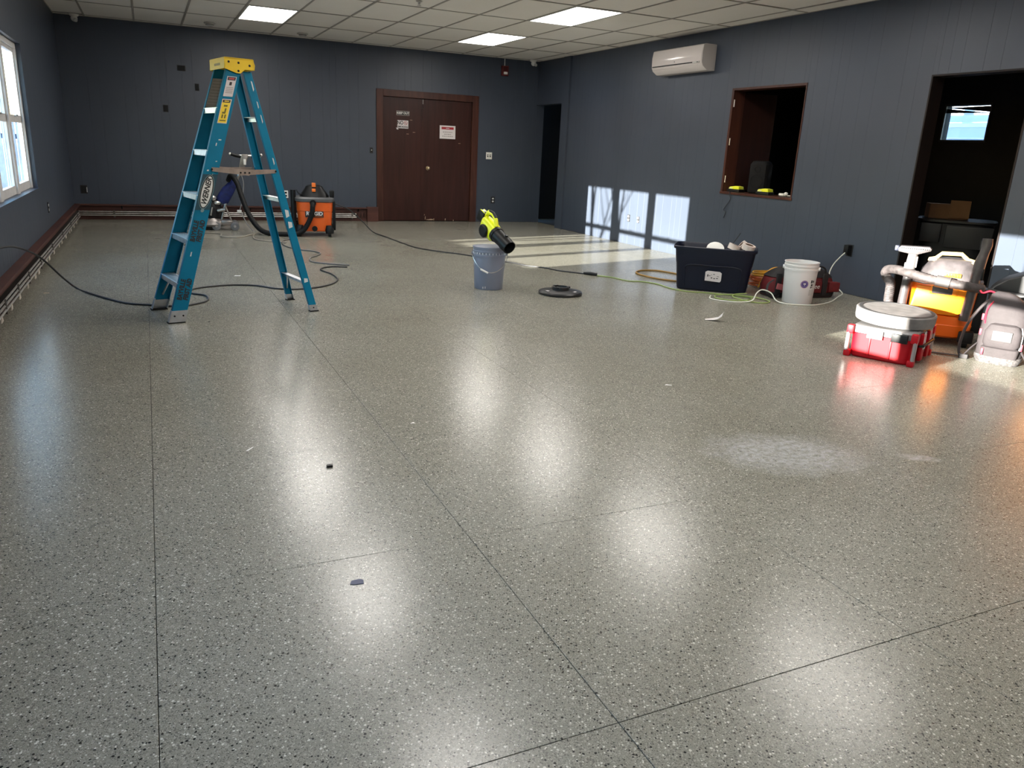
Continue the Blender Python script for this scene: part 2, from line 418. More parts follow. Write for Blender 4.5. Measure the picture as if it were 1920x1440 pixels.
# ------------------------------------------------------------------ rooms behind the right wall
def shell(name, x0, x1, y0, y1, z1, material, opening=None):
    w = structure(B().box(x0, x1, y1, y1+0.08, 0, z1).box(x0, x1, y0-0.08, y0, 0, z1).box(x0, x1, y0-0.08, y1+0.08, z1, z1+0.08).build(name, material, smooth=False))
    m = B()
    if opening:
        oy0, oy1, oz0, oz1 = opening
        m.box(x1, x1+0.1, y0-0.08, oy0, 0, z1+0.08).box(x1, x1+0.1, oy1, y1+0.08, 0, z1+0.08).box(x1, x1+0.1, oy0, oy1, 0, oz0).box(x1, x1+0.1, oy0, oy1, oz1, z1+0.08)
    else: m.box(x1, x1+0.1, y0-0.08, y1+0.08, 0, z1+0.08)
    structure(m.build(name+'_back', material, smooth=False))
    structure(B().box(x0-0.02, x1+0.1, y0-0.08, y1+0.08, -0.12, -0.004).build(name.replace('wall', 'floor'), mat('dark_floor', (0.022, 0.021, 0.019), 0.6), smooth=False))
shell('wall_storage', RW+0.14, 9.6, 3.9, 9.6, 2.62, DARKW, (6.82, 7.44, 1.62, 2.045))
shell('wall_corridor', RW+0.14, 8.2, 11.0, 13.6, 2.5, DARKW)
# small window in the storage room's outer wall, with a sagging dark blind
w2 = structure(B().box(9.58, 9.60, 6.80, 7.46, 1.60, 1.625).box(9.58, 9.60, 6.80, 7.46, 2.045, 2.07).box(9.58, 9.60, 6.80, 6.825, 1.625, 2.045).box(9.58, 9.60, 7.435, 7.46, 1.625, 2.045).build('window_2', mat('dark_frame', (0.02, 0.018, 0.016), 0.5), smooth=False), 'small window of the dark room looking at a white porch')
B().box(9.63, 9.636, 6.82, 7.44, 1.62, 2.045).build('pane', GLASS, w2, smooth=False)
B().prism([(7.437, 2.022), (6.823, 1.962), (6.823, 2.036)], 9.605, 9.612, 'x').build('blind_slat', BLACK, w2, smooth=False)
B().prism([(7.437, 2.012), (7.437, 1.958), (6.823, 1.950)], 9.605, 9.612, 'x').build('blind_slat', BLACK, w2, smooth=False)

# unseen orange stained door in the right wall, added for its floor reflection
dr = structure(B().box(RW+0.03, RW+0.075, 2.96, 3.86, 0.01, 2.01).build('door_unseen', OAKW, smooth=False, bevel=0.003), 'unseen orange stained door in the right wall, added for its floor reflection')
B().box(RW-0.015, RW+0.10, 2.92, 2.96, 0, 2.05).box(RW-0.015, RW+0.10, 3.86, 3.90, 0, 2.05).box(RW-0.015, RW+0.10, 2.92, 3.90, 2.01, 2.05).build('door_frame', OAKW, dr, smooth=False)
B().cyl((RW+0.03, 3.04, 0.95), (RW-0.02, 3.04, 0.95), 0.012).ball((RW-0.04, 3.04, 0.95), 0.028).build('knob', CHROME, dr)

# doorway lining (near-black wood)
DKL = wood_mat('dark_lining', (0.006, 0.0035, 0.003), (0.012, 0.006, 0.005), 0.6, (9, 9, 0.9))
d1 = structure(B().box(RW-0.002, RW+0.15, 5.085, 5.10, 0, 2.03).box(RW-0.002, RW+0.15, 4.18, 4.195, 0, 2.03).box(RW-0.002, RW+0.15, 4.195, 5.085, 2.015, 2.03).build('trim_2', DKL, smooth=False), 'dark lining of the open doorway')
structure(B().box(RW-0.004, RW+0.15, 11.957, 11.965, 0, 2.03).box(RW-0.004, RW+0.15, 11.96, FAR, 2.018, 2.03).build('trim_3', WALL, smooth=False), 'painted lining of the dark corner opening')
structure(B().box(RW, RW+0.141, FAR-0.001, FAR+0.04, 0, 2.03).build('trim_4', WALL, smooth=False), 'painted jamb of the dark corner opening')

# service opening
SHUT = wood_mat('shutter_wood', (0.016, 0.0045, 0.003), (0.030, 0.008, 0.005), 0.6, (9, 9, 0.9))
sv = structure(B().box(RW-0.006, RW+0.16, 7.705, 7.74, 0.875, 2.045).box(RW-0.006, RW+0.16, 6.56, 6.575, 0.875, 2.045).box(RW-0.006, RW+0.16, 6.575, 7.705, 2.02, 2.045).build('window_3', FRAMEW, smooth=False), 'service opening lined in dark red wood')
B().box(RW-0.012, RW+0.34, 6.55, 7.75, 0.850, 0.876).build('sill', FRAMEW, sv, bevel=0.003, smooth=False)
sh = B().box(RW+0.16, RW+0.66, 7.715, 7.735, 0.90, 2.01).build('shutter', SHUT, sv, bevel=0.002, smooth=False)
for z in (1.02, 1.45, 1.88): B().cyl((RW+0.01, 7.700, z-0.04), (RW+0.01, 7.700, z+0.04), 0.007).build('hinge', CHROME, sv)

# ------------------------------------------------------------------ windows in the left wall
def triple_window(name, y0, z0, label):
    o = structure(bpy.data.objects.new(name, None), label); C.objects.link(o); o.location = (LW, y0, z0)
    w, h, x0, x1 = 2.78, WZ1-z0, -0.095, -0.040
    mid = (h-0.09)*0.5+0.03
    B().box(-0.10, 0.012, 0, w, -0.012, 0.012).build('sill', WALL, o, smooth=False)
    B().box(x0, x1, 0.0, 0.055, 0.012, h).box(x0, x1, w-0.055, w, 0.012, h).box(x0, x1, 0.055, w-0.055, h-0.05, h).build('frame', WHITE, o, bevel=0.004, smooth=False)
    cw = (w-0.11-2*0.12)/3
    for k in range(2):
        yc = 0.055+cw*(k+1)+0.12*k
        B().box(x0, x1, yc, yc+0.12, 0.012, h-0.05).build('mullion', WHITE, o, bevel=0.004, smooth=False)
    for k in range(3):
        a = 0.055+(cw+0.12)*k; b = a+cw; xa, xb = x0+0.004, x1-0.018
        B().box(xa, xb, a, b, 0.012, 0.085).build('bottom_rail', WHITE, o, bevel=0.003, smooth=False)
        B().box(xa, xb, a, b, mid-0.032, mid+0.032).build('meeting_rail', WHITE, o, bevel=0.003, smooth=False)
        B().box(xa, xb, a, b, h-0.085, h-0.05).build('top_rail', WHITE, o, bevel=0.003, smooth=False)
        for q0, q1 in ((a, a+0.028), (b-0.028, b)):
            B().box(xa, xb, q0, q1, 0.085, h-0.085).build('stile', WHITE, o, bevel=0.003, smooth=False)
        for q0, q1 in ((0.085, mid-0.032), (mid+0.032, h-0.085)):
            B().box(xa+0.008, xa+0.012, a+0.028, b-0.028, q0, q1).build('pane', GLASS, o, smooth=False)
        B().box(xb, xb+0.022, (a+b)/2-0.03, (a+b)/2+0.03, mid+0.018, mid+0.036).build('latch', CHROME, o, bevel=0.003)
    return o
triple_window('window_1', 6.28, WZ0, 'white triple sash window in the left wall')
triple_window('window_4', 0.0, 0.79, 'white triple sash window further along the left wall')

# ------------------------------------------------------------------ double door in the far wall
dd = structure(bpy.data.objects.new('door_1', None), 'dark brown wooden double door in the far wall'); C.objects.link(dd); dd.location = (0, FAR, 0)
B().box(3.43, 3.54, -0.022, 0.10, 0, 2.09).build('door_frame', FRAMEW, dd, bevel=0.004, smooth=False)
B().box(5.09, 5.205, -0.022, 0.10, 0, 2.09).build('door_frame', FRAMEW, dd, bevel=0.004, smooth=False)
B().box(3.54, 5.09, -0.022, 0.10, 1.985, 2.09).build('door_frame', FRAMEW, dd, bevel=0.004, smooth=False)
l1 = B().box(3.543, 4.222, 0.012, 0.055, 0.012, 1.982).build('leaf', DOORW, dd, bevel=0.002, smooth=False)
l2 = B().box(4.230, 5.087, 0.016, 0.060, 0.012, 1.982).build('leaf', DOORW, dd, bevel=0.002, smooth=False)
B().box(4.195, 4.245, 0.006, 0.012, 0.02, 1.84).build('astragal', DOORW, l1, bevel=0.002, smooth=False)
B().box(4.214, 4.222, 0.000, 0.006, 1.90, 1.975).build('flush_bolt', CHROME, l1, smooth=False)
B().cyl((4.315, 0.016, 0.885), (4.315, 0.006, 0.885), 0.034, n=20).cyl((4.315, 0.010, 0.885), (4.315, -0.03, 0.885), 0.012).ball((4.315, -0.045, 0.885), (0.026, 0.022, 0.026)).build('knob', mat('brass_knob', (0.75, 0.62, 0.42), 0.25, 0.9), l2)
SCR = mat('bare_wood', (0.42, 0.30, 0.20), 0.7)
for x, z, a, b in ((4.285, 0.06, 0.006, 0.030), (4.38, 0.03, 0.05, 0.012), (4.44, 0.035, 0.006, 0.022), (4.65, 0.035, 0.008, 0.020), (4.80, 0.02, 0.008, 0.012), (4.27, 0.11, 0.004, 0.012), (4.33, 0.028, 0.03, 0.006)):
    B().prism([(x-a, z-b), (x+a*0.8, z-b*0.9), (x+a, z+b*0.5), (x+a*0.1, z+b), (x-a*0.7, z+b*0.4)], 0.0152, 0.0166, 'y').build('chipped_patch', SCR, l2, smooth=False)
for x, z in ((4.02, 1.64), (3.96, 1.42), (4.07, 1.45), (4.88, 1.31)):
    B().box(x-0.02, x+0.02, 0.0105 if x < 4.2 else 0.0145, 0.0165, z-0.003, z+0.003).build('scratch', SCR, l1 if x < 4.2 else l2, smooth=False)

structure(B().box(3.38, 5.26, FAR+0.15, FAR+0.22, -0.01, 2.2).box(3.38, 3.42, FAR+0.10, FAR+0.16, -0.01, 2.2).box(5.22, 5.26, FAR+0.10, FAR+0.16, -0.01, 2.2).build('wall_light_block', DARKW, smooth=False), 'added backing that blocks light behind the double door')  # unseen backing, added to stop light leaking under the door leaves

# ------------------------------------------------------------------ skirting heaters
RAIL = mat('heater_rail', (0.55, 0.53, 0.50), 0.35, 0.7, var=0.2, vscale=14)
def heater(name, length, label, loc, rz, brackets):
    # local x along wall, local y=0 at wall face, -y into room
    t = thing(name, label, 'baseboard heater', loc, rz)
    B().box(0, length, -0.022, 0, 0.0, 0.215).build('backboard', HEATW, t, smooth=False, bevel=0.002)
    B().box(0, length, -0.075, 0, 0.200, 0.222).build('top_board', HEATW, t, smooth=False, bevel=0.004)
    for k, (z, y) in enumerate(((0.118, -0.060), (0.092, -0.066), (0.066, -0.072))):
        B().tube([(0.03, y, z), (length*0.5, y+0.002, z), (length-0.2, y, z)], 0.0075, 8).build('rail', RAIL, t)
    FIN = mat('heater_fin', (0.05, 0.045, 0.04), 0.6, 0.3)
    m = B(); n = int(length/0.05)
    for i in range(n): m.box(0.05+i*0.05, 0.052+i*0.05, -0.050, -0.024, 0.06, 0.135)
    tag(m.build('fins', FIN, t, smooth=False), kind='stuff')
    for x in brackets:
        B().box(x-0.012, x+0.012, -0.075, -0.02, 0.04, 0.05).box(x-0.012, x+0.012, -0.076, -0.068, 0.04, 0.135).build('bracket', mat('bracket', (0.10, 0.09, 0.08), 0.6), t, smooth=False)
        B().prism([(-0.022, 0.20), (-0.022, 0.15), (-0.060, 0.20)], x+0.10, x+0.115, 'x').build('gusset', BLACK, t, smooth=False)
    return t
heater('baseboard_heater', 4.27, 'baseboard heater with dark red wood trim under the far wall', (LW, FAR, 0), 0, [0.5, 1.4, 2.3, 3.2, 4.0]) 
B().box(4.25, 4.44, -0.08, 0, 0, 0.235).build('end_block', HEATW, [o for o in C.objects if o.name == 'baseboard_heater'][0], bevel=0.004, smooth=False)
h2 = heater('baseboard_heater', 8.2, 'long baseboard heater with broken silver rails along the window wall', (LW, FAR-8.28, 0), R(90), [0.6, 1.3, 1.9, 2.5, 3.3, 4.3, 5.4, 6.5, 7.6])
CRUMB = mat('debris', (0.50, 0.45, 0.38), 0.8, var=0.3, vscale=30)
for i in range(16):
    x = 1.0+i*0.42+random.uniform(-.1, .1); s = random.uniform(0.012, 0.03)
    B().prism([(x-s, 0.035), (x+s*1.4, 0.04), (x+s, 0.055+s*0.6), (x-s*0.3, 0.065)], -0.083, -0.076, 'y').build('flaked_strip', CRUMB, h2, smooth=False)

# ------------------------------------------------------------------ small wall things
def outlet(name, label, x, z, w=0.072, h=0.115, material=PLATE, wallm='far', y=None, slots='duplex', cat='outlet', group=None):
    if wallm == 'far': t = thing(name, label, cat, (x, FAR, z), 0, group)
    elif wallm == 'right': t = thing(name, label, cat, (RW, y, z), R(-90), group)
    else: t = thing(name, label, cat, (LW, y, z), R(90), group)
    B().box(-w/2, w/2, -0.007, 0, -h/2, h/2).build('plate', material, t, bevel=0.0025)
    if slots == 'duplex':
        for dz in (-0.024, 0.024):
            s = B().loft([(0, 0, 0, 0.016, 0.014), (0.003, 0, 0, 0.016, 0.014)], 16, 3, Matrix.Translation((0, -0.007, dz)) @ Matrix.Rotation(R(90), 4, 'X')).build('socket', BLACK if material is PLATE else PLATE, t)
    elif slots == 'switch':
        k = 2 if w > 0.1 else 1
        for i in range(k):
            cx = (i-(k-1)/2)*0.046
            B().box(cx-0.012, cx+0.012, -0.0078, -0.006, -0.022, 0.022).build('slot', BLACK, t, smooth=False)
            B().box(cx-0.006, cx+0.006, -0.020, -0.006, -0.004, 0.012).build('toggle', PLATE, t, bevel=0.002)
    elif slots == 'hole':
        B().box(-w*0.40, w*0.40, -0.0075, -0.004, -h*0.42, h*0.42).build('recess', HOLE, t, smooth=False)
    return t
DKP = mat('dark_box', (0.012, 0.012, 0.013), 0.7)
outlet('light_switch', 'small black-framed switch just left of the double door', 3.345, 1.135, 0.05, 0.09, slots='switch', cat='light switch', material=DKP)
outlet('light_switch', 'white two-gang switch to the right of the double door', 5.427, 1.13, 0.112, 0.115, slots='switch', cat='light switch')
outlet('wall_outlet', 'dark outlet low on the wall right of the double door', 5.53, 0.38, material=DKP)
outlet('wall_outlet', 'white outlet low on the far wall behind the stepladder', 1.96, 0.41)
outlet('outlet_box', 'wide black cut-out high on the far wall left of the ladder', 0.557, 2.16, 0.11, 0.075, DKP, slots='hole', cat='outlet box')
outlet('outlet_box', 'upright black cut-out beside the top of the ladder', 0.752, 1.914, 0.058, 0.10, DKP, slots='hole', cat='outlet box')
outlet('outlet_box', 'upright black cut-out at mid height, leftmost above the floor', 0.306, 1.593, 0.068, 0.10, DKP, slots='hole', cat='outlet box')
hb = outlet('outlet_box', 'black outlet box low in the left corner of the far wall', -0.86, 0.424, 0.085, 0.115, DKP, slots='hole', cat='outlet box')
B().box(0.034, 0.042, -0.012, -0.006, -0.04, 0.03).build('loose_plate_edge', PLATE, hb, smooth=False)
outlet('wall_outlet', 'slim black outlet under the white window', 0, 0.43, 0.06, 0.11, DKP, wallm='left', y=9.68)
lp = outlet('wall_outlet', 'black outlet on the window wall with a cord plugged in', 0, 0.43, 0.075, 0.115, DKP, wallm='left', y=6.27, slots='hole')
outlet('wall_outlet', 'left of two small outlets inside the sunlit wall patch', 0, 0.37, 0.06, 0.10, DKP, wallm='right', y=9.715)
outlet('wall_outlet', 'right of two small outlets inside the sunlit wall patch', 0, 0.37, 0.045, 0.09, DKP, wallm='right', y=9.463)
rp_ = outlet('wall_outlet', 'black outlet with charger plugged in behind the red tool bag', 0, 0.43, 0.075, 0.115, DKP, wallm='right', y=5.665, slots='hole')
B().box(-0.028, 0.028, -0.06, -0.006, -0.035, 0.055).build('plug_in_adapter', BLACK, rp_, bevel=0.008)

fa = thing('fire_alarm', 'dark red fire alarm horn with strobe near the ceiling corner', 'fire alarm', (5.655, FAR, 2.53))
REDA = mat('alarm_red', (0.10, 0.008, 0.008), 0.4)
B().box(-0.062, 0.062, -0.05, 0, -0.085, 0.075).build('body', REDA, fa, bevel=0.01)
B().box(-0.035, 0.035, -0.075, -0.045, -0.062, -0.022).build('strobe_lens', mat('strobe', (0.75, 0.72, 0.70), 0.15), fa, bevel=0.008)
m = B()
for i in range(5): m.box(-0.04, 0.04, -0.053, -0.049, 0.0+i*0.012, 0.005+i*0.012)
m.build('horn_grille', BLACK, fa, smooth=False)
B().cyl((0, -0.012, 0.07), (0, -0.012, 0.19), 0.009).build('conduit', CHROME, fa)

def camera_dome(label, x, y):
    t = thing('security_camera', label, 'security camera', (x, y, CZ-0.004), 0)
    B().lathe([(0.058, 0), (0.058, -0.014), (0.050, -0.026), (0.02, -0.028)], 24).build('base', PLATE, t)
    B().ball((0.0, -0.015, -0.055), 0.042, 16, 9).build('ball_housing', PLATE, t)
    B().cyl((0.012, -0.035, -0.07), (0.022, -0.075, -0.086), 0.024, 0.022).build('lens_barrel', mat('cam_grey', (0.45, 0.45, 0.44), 0.4), t)
camera_dome('white security camera on the ceiling in the left corner', -0.74, 12.78)
camera_dome('white security camera on the ceiling in the right corner', 6.10, 12.75)
def smoke(label, x, y):
    t = thing('smoke_detector', label, 'smoke detector', (x, y, CZ-0.003))
    B().lathe([(0.075, 0), (0.075, -0.01), (0.055, -0.016), (0.05, -0.034), (0.025, -0.042), (0.002, -0.043)], 28).build('housing', mat('detector', (0.50, 0.48, 0.44), 0.5), t)
    B().lathe([(0.052, -0.014), (0.057, -0.020), (0.052, -0.026)], 28).build('vent_ring', mat('vent_dark', (0.08, 0.075, 0.07), 0.6), t)
smoke('round ceiling detector left of the panel above the ladder', 0.93, 12.30)
smoke('round ceiling detector right of the panel above the ladder', 2.20, 12.40)
t = thing('sprinkler_head', 'small sprinkler head at the top edge between the light panels', 'sprinkler', (2.79, 8.74, CZ-0.003))
B().lathe([(0.035, 0), (0.035, -0.006), (0.012, -0.012), (0.010, -0.035)], 20).build('escutcheon', CHROME, t)
B().lathe([(0.022, -0.045), (0.022, -0.048)], 16).build('deflector', CHROME, t)

# air conditioner
ac = thing('air_conditioner', 'white wall-mounted air conditioner high on the right wall', 'air conditioner', (RW, 8.645, 2.26), R(-90))
ACW = mat('ac_white', (0.62, 0.57, 0.54), 0.22)
prof = [(0, 0.0), (0, 0.295), (-0.165, 0.295), (-0.195, 0.283), (-0.208, 0.20), (-0.205, 0.085), (-0.185, 0.045), (-0.12, 0.0)]
B().prism(prof, -0.525, 0.525, 'x').build('housing', ACW, ac, bevel=0.008, seg=3)
pan = B().prism([(-0.197, 0.280), (-0.212, 0.20), (-0.2095, 0.10), (-0.2045, 0.10), (-0.203, 0.20), (-0.19, 0.27)], -0.515, 0.515, 'x').build('front_panel', mat('ac_panel', (0.66, 0.60, 0.57), 0.12), ac, bevel=0.002)
B().box(-0.50, 0.34, -0.212, -0.200, 0.086, 0.097).build('air_gap', BLACK, ac, smooth=False)
Mf = Matrix.Translation((0, -0.170, 0.045)) @ Matrix.Rotation(R(-35), 4, 'X')
B().box(-0.49, 0.44, -0.030, 0.040, -0.004, 0.003, Mf).build('louvre', ACW, ac, bevel=0.002)
B().box(-0.48, 0.43, -0.008, -0.002, -0.0065, -0.003, Mf).build('louvre_slot', BLACK, ac, smooth=False)
B().box(0.36, 0.48, -0.214, -0.200, 0.080, 0.100).build('display_window', mat('ac_grey', (0.5, 0.48, 0.45), 0.3), ac, bevel=0.002)
B().box(0.445, 0.46, -0.217, -0.212, 0.085, 0.095).build('sensor', BLACK, ac, smooth=False)
B().lathe([(0.008, 0), (0.008, 0.003)], 14, m=Matrix.Translation((-0.02, -0.2095, 0.125)) @ Matrix.Rotation(R(90), 4, 'X')).build('badge', mat('badge', (0.12, 0.11, 0.11), 0.3), ac)

# signs on the double door
SW = mat('sign_white', (0.66, 0.62, 0.62), 0.5); SBK = mat('sign_black', (0.02, 0.018, 0.018), 0.5); SRD = mat('sign_red', (0.32, 0.012, 0.02), 0.5)
t = thing('keep_out_sign', 'narrow black KEEP OUT sign with pale letters on the left leaf', 'sign', (3.879, FAR+0.010, 1.74))
B().box(-0.108, 0.108, -0.003, 0, -0.035, 0.035).build('plate', mat('sign_pale', (0.42, 0.38, 0.34), 0.5), t, smooth=False)
B().box(-0.104, 0.104, -0.0036, -0.002, -0.031, 0.031).build('panel', SBK, t, smooth=False)
text('KEEP OUT', 0.046, PLATE, t, (0, -0.004, 0), bold=0.0012)
t = thing('no_smoking_sign', 'white NO SMOKING sign on the left leaf of the double door', 'sign', (3.877, FAR+0.010, 1.566))
B().box(-0.093, 0.093, -0.003, 0, -0.063, 0.063).build('plate', SW, t, smooth=False)
text('NO', 0.082, SBK, t, (-0.043, -0.0035, 0.022), bold=0.002, sx=0.8)
text('SMOKING', 0.040, SBK, t, (0, -0.0035, -0.040), bold=0.0012)
B().tube([(0.048+0.027*math.cos(a), -0.0035, 0.022+0.027*math.sin(a)) for a in (2*PI*i/24 for i in range(24))], 0.0035, 6, closed=True).box(-0.026, 0.026, -0.0045, -0.0025, -0.003, 0.003, Matrix.Translation((0.048, 0, 0.022)) @ Matrix.Rotation(R(45), 4, 'Y')).build('prohibition_ring', SRD, t)
B().box(0.030, 0.060, -0.0040, -0.003, 0.019, 0.025).build('cigarette', SBK, t, smooth=False)
B().prism([(-0.115, -0.055), (-0.10, -0.085), (-0.07, -0.08), (-0.09, -0.06)], -0.004, 0, 'y').build('torn_tape', SW, t, smooth=False)
t = thing('notice_sign', 'white notice with red header on the right leaf of the double door', 'sign', (4.66, FAR+0.014, 1.481))
B().box(-0.140, 0.140, -0.003, 0, -0.106, 0.106).build('plate', SW, t, smooth=False)
B().box(-0.108, 0.108, -0.004, -0.002, 0.045, 0.083).build('header', SRD, t, smooth=False)
B().box(-0.03, 0.03, -0.0046, -0.003, 0.060, 0.068).build('header_print', SW, t, smooth=False)
GP = mat('print_grey', (0.22, 0.20, 0.20), 0.6)
for z, w in ((0.002, 0.085), (-0.032, 0.06), (-0.066, 0.095)):
    x = -w
    while x < w:
        l = random.uniform(0.012, 0.035); B().box(x, min(x+l, w), -0.0042, -0.002, z-0.005, z+0.005).build('print', GP, t, smooth=False); x += l+0.008

# ------------------------------------------------------------------ stepladder
LA = math.atan2(0.195, 0.945)
ld = thing('stepladder', 'teal fibreglass stepladder with yellow top cap standing open on the floor', 'stepladder', (0.53, 5.985, 0), LA)
def chan(m, p0, p1, w, fl, t, inw, cut=0.0):
    p0, p1 = Vector(p0), Vector(p1); X = Vector((1, 0, 0)); I = Vector((0, inw, 0))
    pr = [(-w/2, 0), (w/2, 0), (w/2, fl), (w/2-t, fl), (w/2-t, t), (-w/2+t, t), (-w/2+t, fl), (-w/2, fl)]
    a = [p0+X*q[0]+I*q[1] for q in pr]; b = [p1+X*q[0]+I*q[1] for q in pr]; n = 8
    m.add(a+b, [tuple(range(n-1, -1, -1)), tuple(range(n, 2*n))]+[(i, (i+1) % n, (i+1) % n+n, i+n) for i in range(n)])
    return m
def FR(z, s): k = z/1.68; return Vector((-0.497+0.517*k, s*(0.268-0.118*k), z))
def RR(z, s): k = z/1.67; return Vector((0.488-0.378*k, s*(0.258-0.128*k), z))
WORN = mat('worn_white', (0.55, 0.60, 0.60), 0.6); BARE = mat('stencil_black', (0.012, 0.02, 0.025), 0.6)
LBW = mat('label_white', (0.62, 0.58, 0.58), 0.5); LBY = mat('label_yellow', (0.85, 0.62, 0.02), 0.45)
RAD = mat('worn_edge', (0.30, 0.42, 0.45), 0.5)
STEPZ = [0.262, 0.552, 0.845, 1.135, 1.415]
for s in (-1, 1):
    fr = chan(B(), FR(0.07, s), FR(1.68, s), 0.100, 0.034, 0.004, -s).build('front_rail', TEAL, ld, bevel=0.0012, seg=1, smooth=False)
    rr = chan(B(), RR(0.045, s), RR(1.66, s), 0.054, 0.028, 0.004, -s).build('rear_rail', TEAL, ld, bevel=0.0012, seg=1, smooth=False)
    d = (FR(1.68, s)-FR(0, s)).normalized(); n = Vector((0, s, 0.07))
    # feet
    a = FR(0.0, s); ft = chan(B(), FR(0.006, s)+Vector((0, s*0.003, 0)), FR(0.085, s)+Vector((0, s*0.003, 0)), 0.106, 0.045, 0.004, -s).build('front_foot', ALU, ld, smooth=False)
    B().box(a.x-0.056, a.x+0.054, a.y-s*0.045 if s > 0 else a.y-0.006, a.y+0.006 if s > 0 else a.y+0.045, 0, 0.008).build('rubber_tread', RUBBER, ft, smooth=False)
    for q in (-0.028, 0.028):
        c = FR(0.05, s)+Vector((q, s*0.004, 0)); B().cyl(c, c+Vector((0, s*0.004, 0)), 0.006, n=10).build('rivet', BLACK, ft)
    a = RR(0.0, s); ft = chan(B(), RR(0.006, s)+Vector((0, s*0.003, 0)), RR(0.05, s)+Vector((0, s*0.003, 0)), 0.060, 0.036, 0.004, -s).build('rear_foot', ALU, ld, smooth=False)
    B().box(a.x-0.032, a.x+0.032, a.y-0.036 if s > 0 else a.y-0.006, a.y+0.006 if s > 0 else a.y+0.036, 0, 0.008).build('rubber_tread', RUBBER, ft, smooth=False)
    c = RR(0.03, s)+Vector((0, s*0.004, 0)); B().cyl(c, c+Vector((0, s*0.004, 0)), 0.005, n=10).build('rivet', BLACK, ft)
    # spreader: two arms and a hinge
    p, q = FR(1.018, s)+Vector((0.0, s*0.008, 0)), RR(1.013, s)+Vector((0, s*0.008, 0)); mid = (p+q)/2+Vector((0.0, s*0.004, -0.016))
    SPM = mat('spreader_metal', (0.36, 0.29, 0.25), 0.45, 0.6, var=0.2, vscale=18)
    sp = B()
    for e0, e1 in ((p, mid+Vector((0.03, 0, 0))), (q, mid-Vector((0.03, 0, 0)))):
        zz = Vector((0, 0, 0.013)); yy = Vector((0, s*0.003, 0))
        sp.add([e0-zz, e1-zz*1.5, e1+zz*1.5, e0+zz, e0-zz+yy, e1-zz*1.5+yy, e1+zz*1.5+yy, e0+zz+yy], [(0, 1, 2, 3), (7, 6, 5, 4), (0, 4, 5, 1), (1, 5, 6, 2), (2, 6, 7, 3), (3, 7, 4, 0)])
    so = sp.build('spreader', SPM, ld, smooth=False)
    for c in (p, q, mid-Vector((0.03, 0, 0)), mid+Vector((0.03, 0, 0)), mid): B().cyl(c, c+Vector((0, s*0.008, 0)), 0.006, n=10).build('rivet', BLACK, so)
    # corner braces under the lowest steps
    b0, b1 = FR(0.11, s)+Vector((0, -s*0.012, 0)), FR(0.255, s); b1.y -= s*0.11
    B().tube([b0, b1], 0.007, 6).build('knee_brace', ALU, ld)
    b0, b1 = RR(0.10, s)+Vector((0, -s*0.012, 0)), RR(0.215, s); b1.y -= s*0.09
    B().tube([b0, b1], 0.006, 6).build('knee_brace', ALU, ld)
for z in STEPZ:
    a, b = FR(z, -1), FR(z, 1); x0, x1 = a.x-0.050, a.x+0.042; y0, y1 = a.y+0.004, b.y-0.004
    st = B().box(x0, x1, y0, y1, z-0.003, z+0.003).box(x0, x0+0.003, y0, y1, z-0.034, z).box(x1-0.003, x1, y0, y1, z-0.034, z).build('step', ALU, ld, bevel=0.001, seg=1, smooth=False)
    for k in range(5): B().box(x0+0.012+k*0.016, x0+0.018+k*0.016, y0+0.01, y1-0.01, z+0.003, z+0.005).build('tread_rib', ALU, st, smooth=False)
for z in (0.222, 0.822, 1.368):
    a, b = RR(z, -1), RR(z, 1); x = a.x
    B().box(x-0.018, x+0.026, a.y+0.004, b.y-0.004, z, z+0.004).box(x+0.006, x+0.010, a.y+0.004, b.y-0.004, z-0.028, z).build('rear_bar', ALU, ld, bevel=0.001, seg=1, smooth=False)
# cap
capx0, capx1 = -0.045, 0.155
cap = B()
for s in (-1, 1):
    cap.prism([(capx0, 1.735), (capx1-0.012, 1.735), (capx1, 1.70), (capx1-0.005, 1.668), (0.085, 1.668), (0.055, 1.642), (0.03, 1.642), (capx0-0.006, 1.668)], s*0.166, s*0.160, 'y')
cap.box(capx0, capx1-0.012, -0.166, 0.166, 1.729, 1.738)
cap.box(capx0-0.004, capx0+0.002, -0.166, 0.166, 1.668, 1.735).box(capx1-0.014, capx1-0.008, -0.166, 0.166, 1.668, 1.735)
co = cap.build('top_cap', YEL, ld, smooth=False)
B().box(capx0-0.0048, capx0-0.003, -0.07, 0.06, 1.69, 1.705).build('moulded_print', mat('print_brown', (0.25, 0.16, 0.01), 0.5), co, smooth=False)
for s in (-1, 1):
    for x, z in ((-0.02, 1.71), (0.045, 1.708), (0.118, 1.696), (0.042, 1.657)):
        B().cyl((x, s*0.165, z), (x, s*0.1675, z), 0.0075, n=12).build('bolt_hole', BLACK, co)
# stickers and stencils on the near rail (outer face towards -y) 
s = -1; d = (FR(1.68, -1)-FR(0, -1)).normalized(); nn = Vector((0, -1, 0.07))
def on_rail(u0, z, w, h, material, name, parent, off=0.0015, side=-1, out=-1, xo=0.0):
    c = FR(z, side)+Vector((u0+xo, out*off, 0)); dd_ = (FR(1.68, side)-FR(0, side)).normalized(); X = Vector((1, 0, 0))
    pts = [c-X*w/2-dd_*h/2, c+X*w/2-dd_*h/2, c+X*w/2+dd_*h/2, c-X*w/2+dd_*h/2]; th = Vector((0, out*0.0008, 0))
    return B().add(pts+[p+th for p in pts], [(0, 1, 2, 3), (7, 6, 5, 4), (0, 4, 5, 1), (1, 5, 6, 2), (2, 6, 7, 3), (3, 7, 4, 0)]).build(name, material, parent, smooth=False)
sk = on_rail(0.0, 1.555, 0.062, 0.135, LBW, 'warning_label', ld)
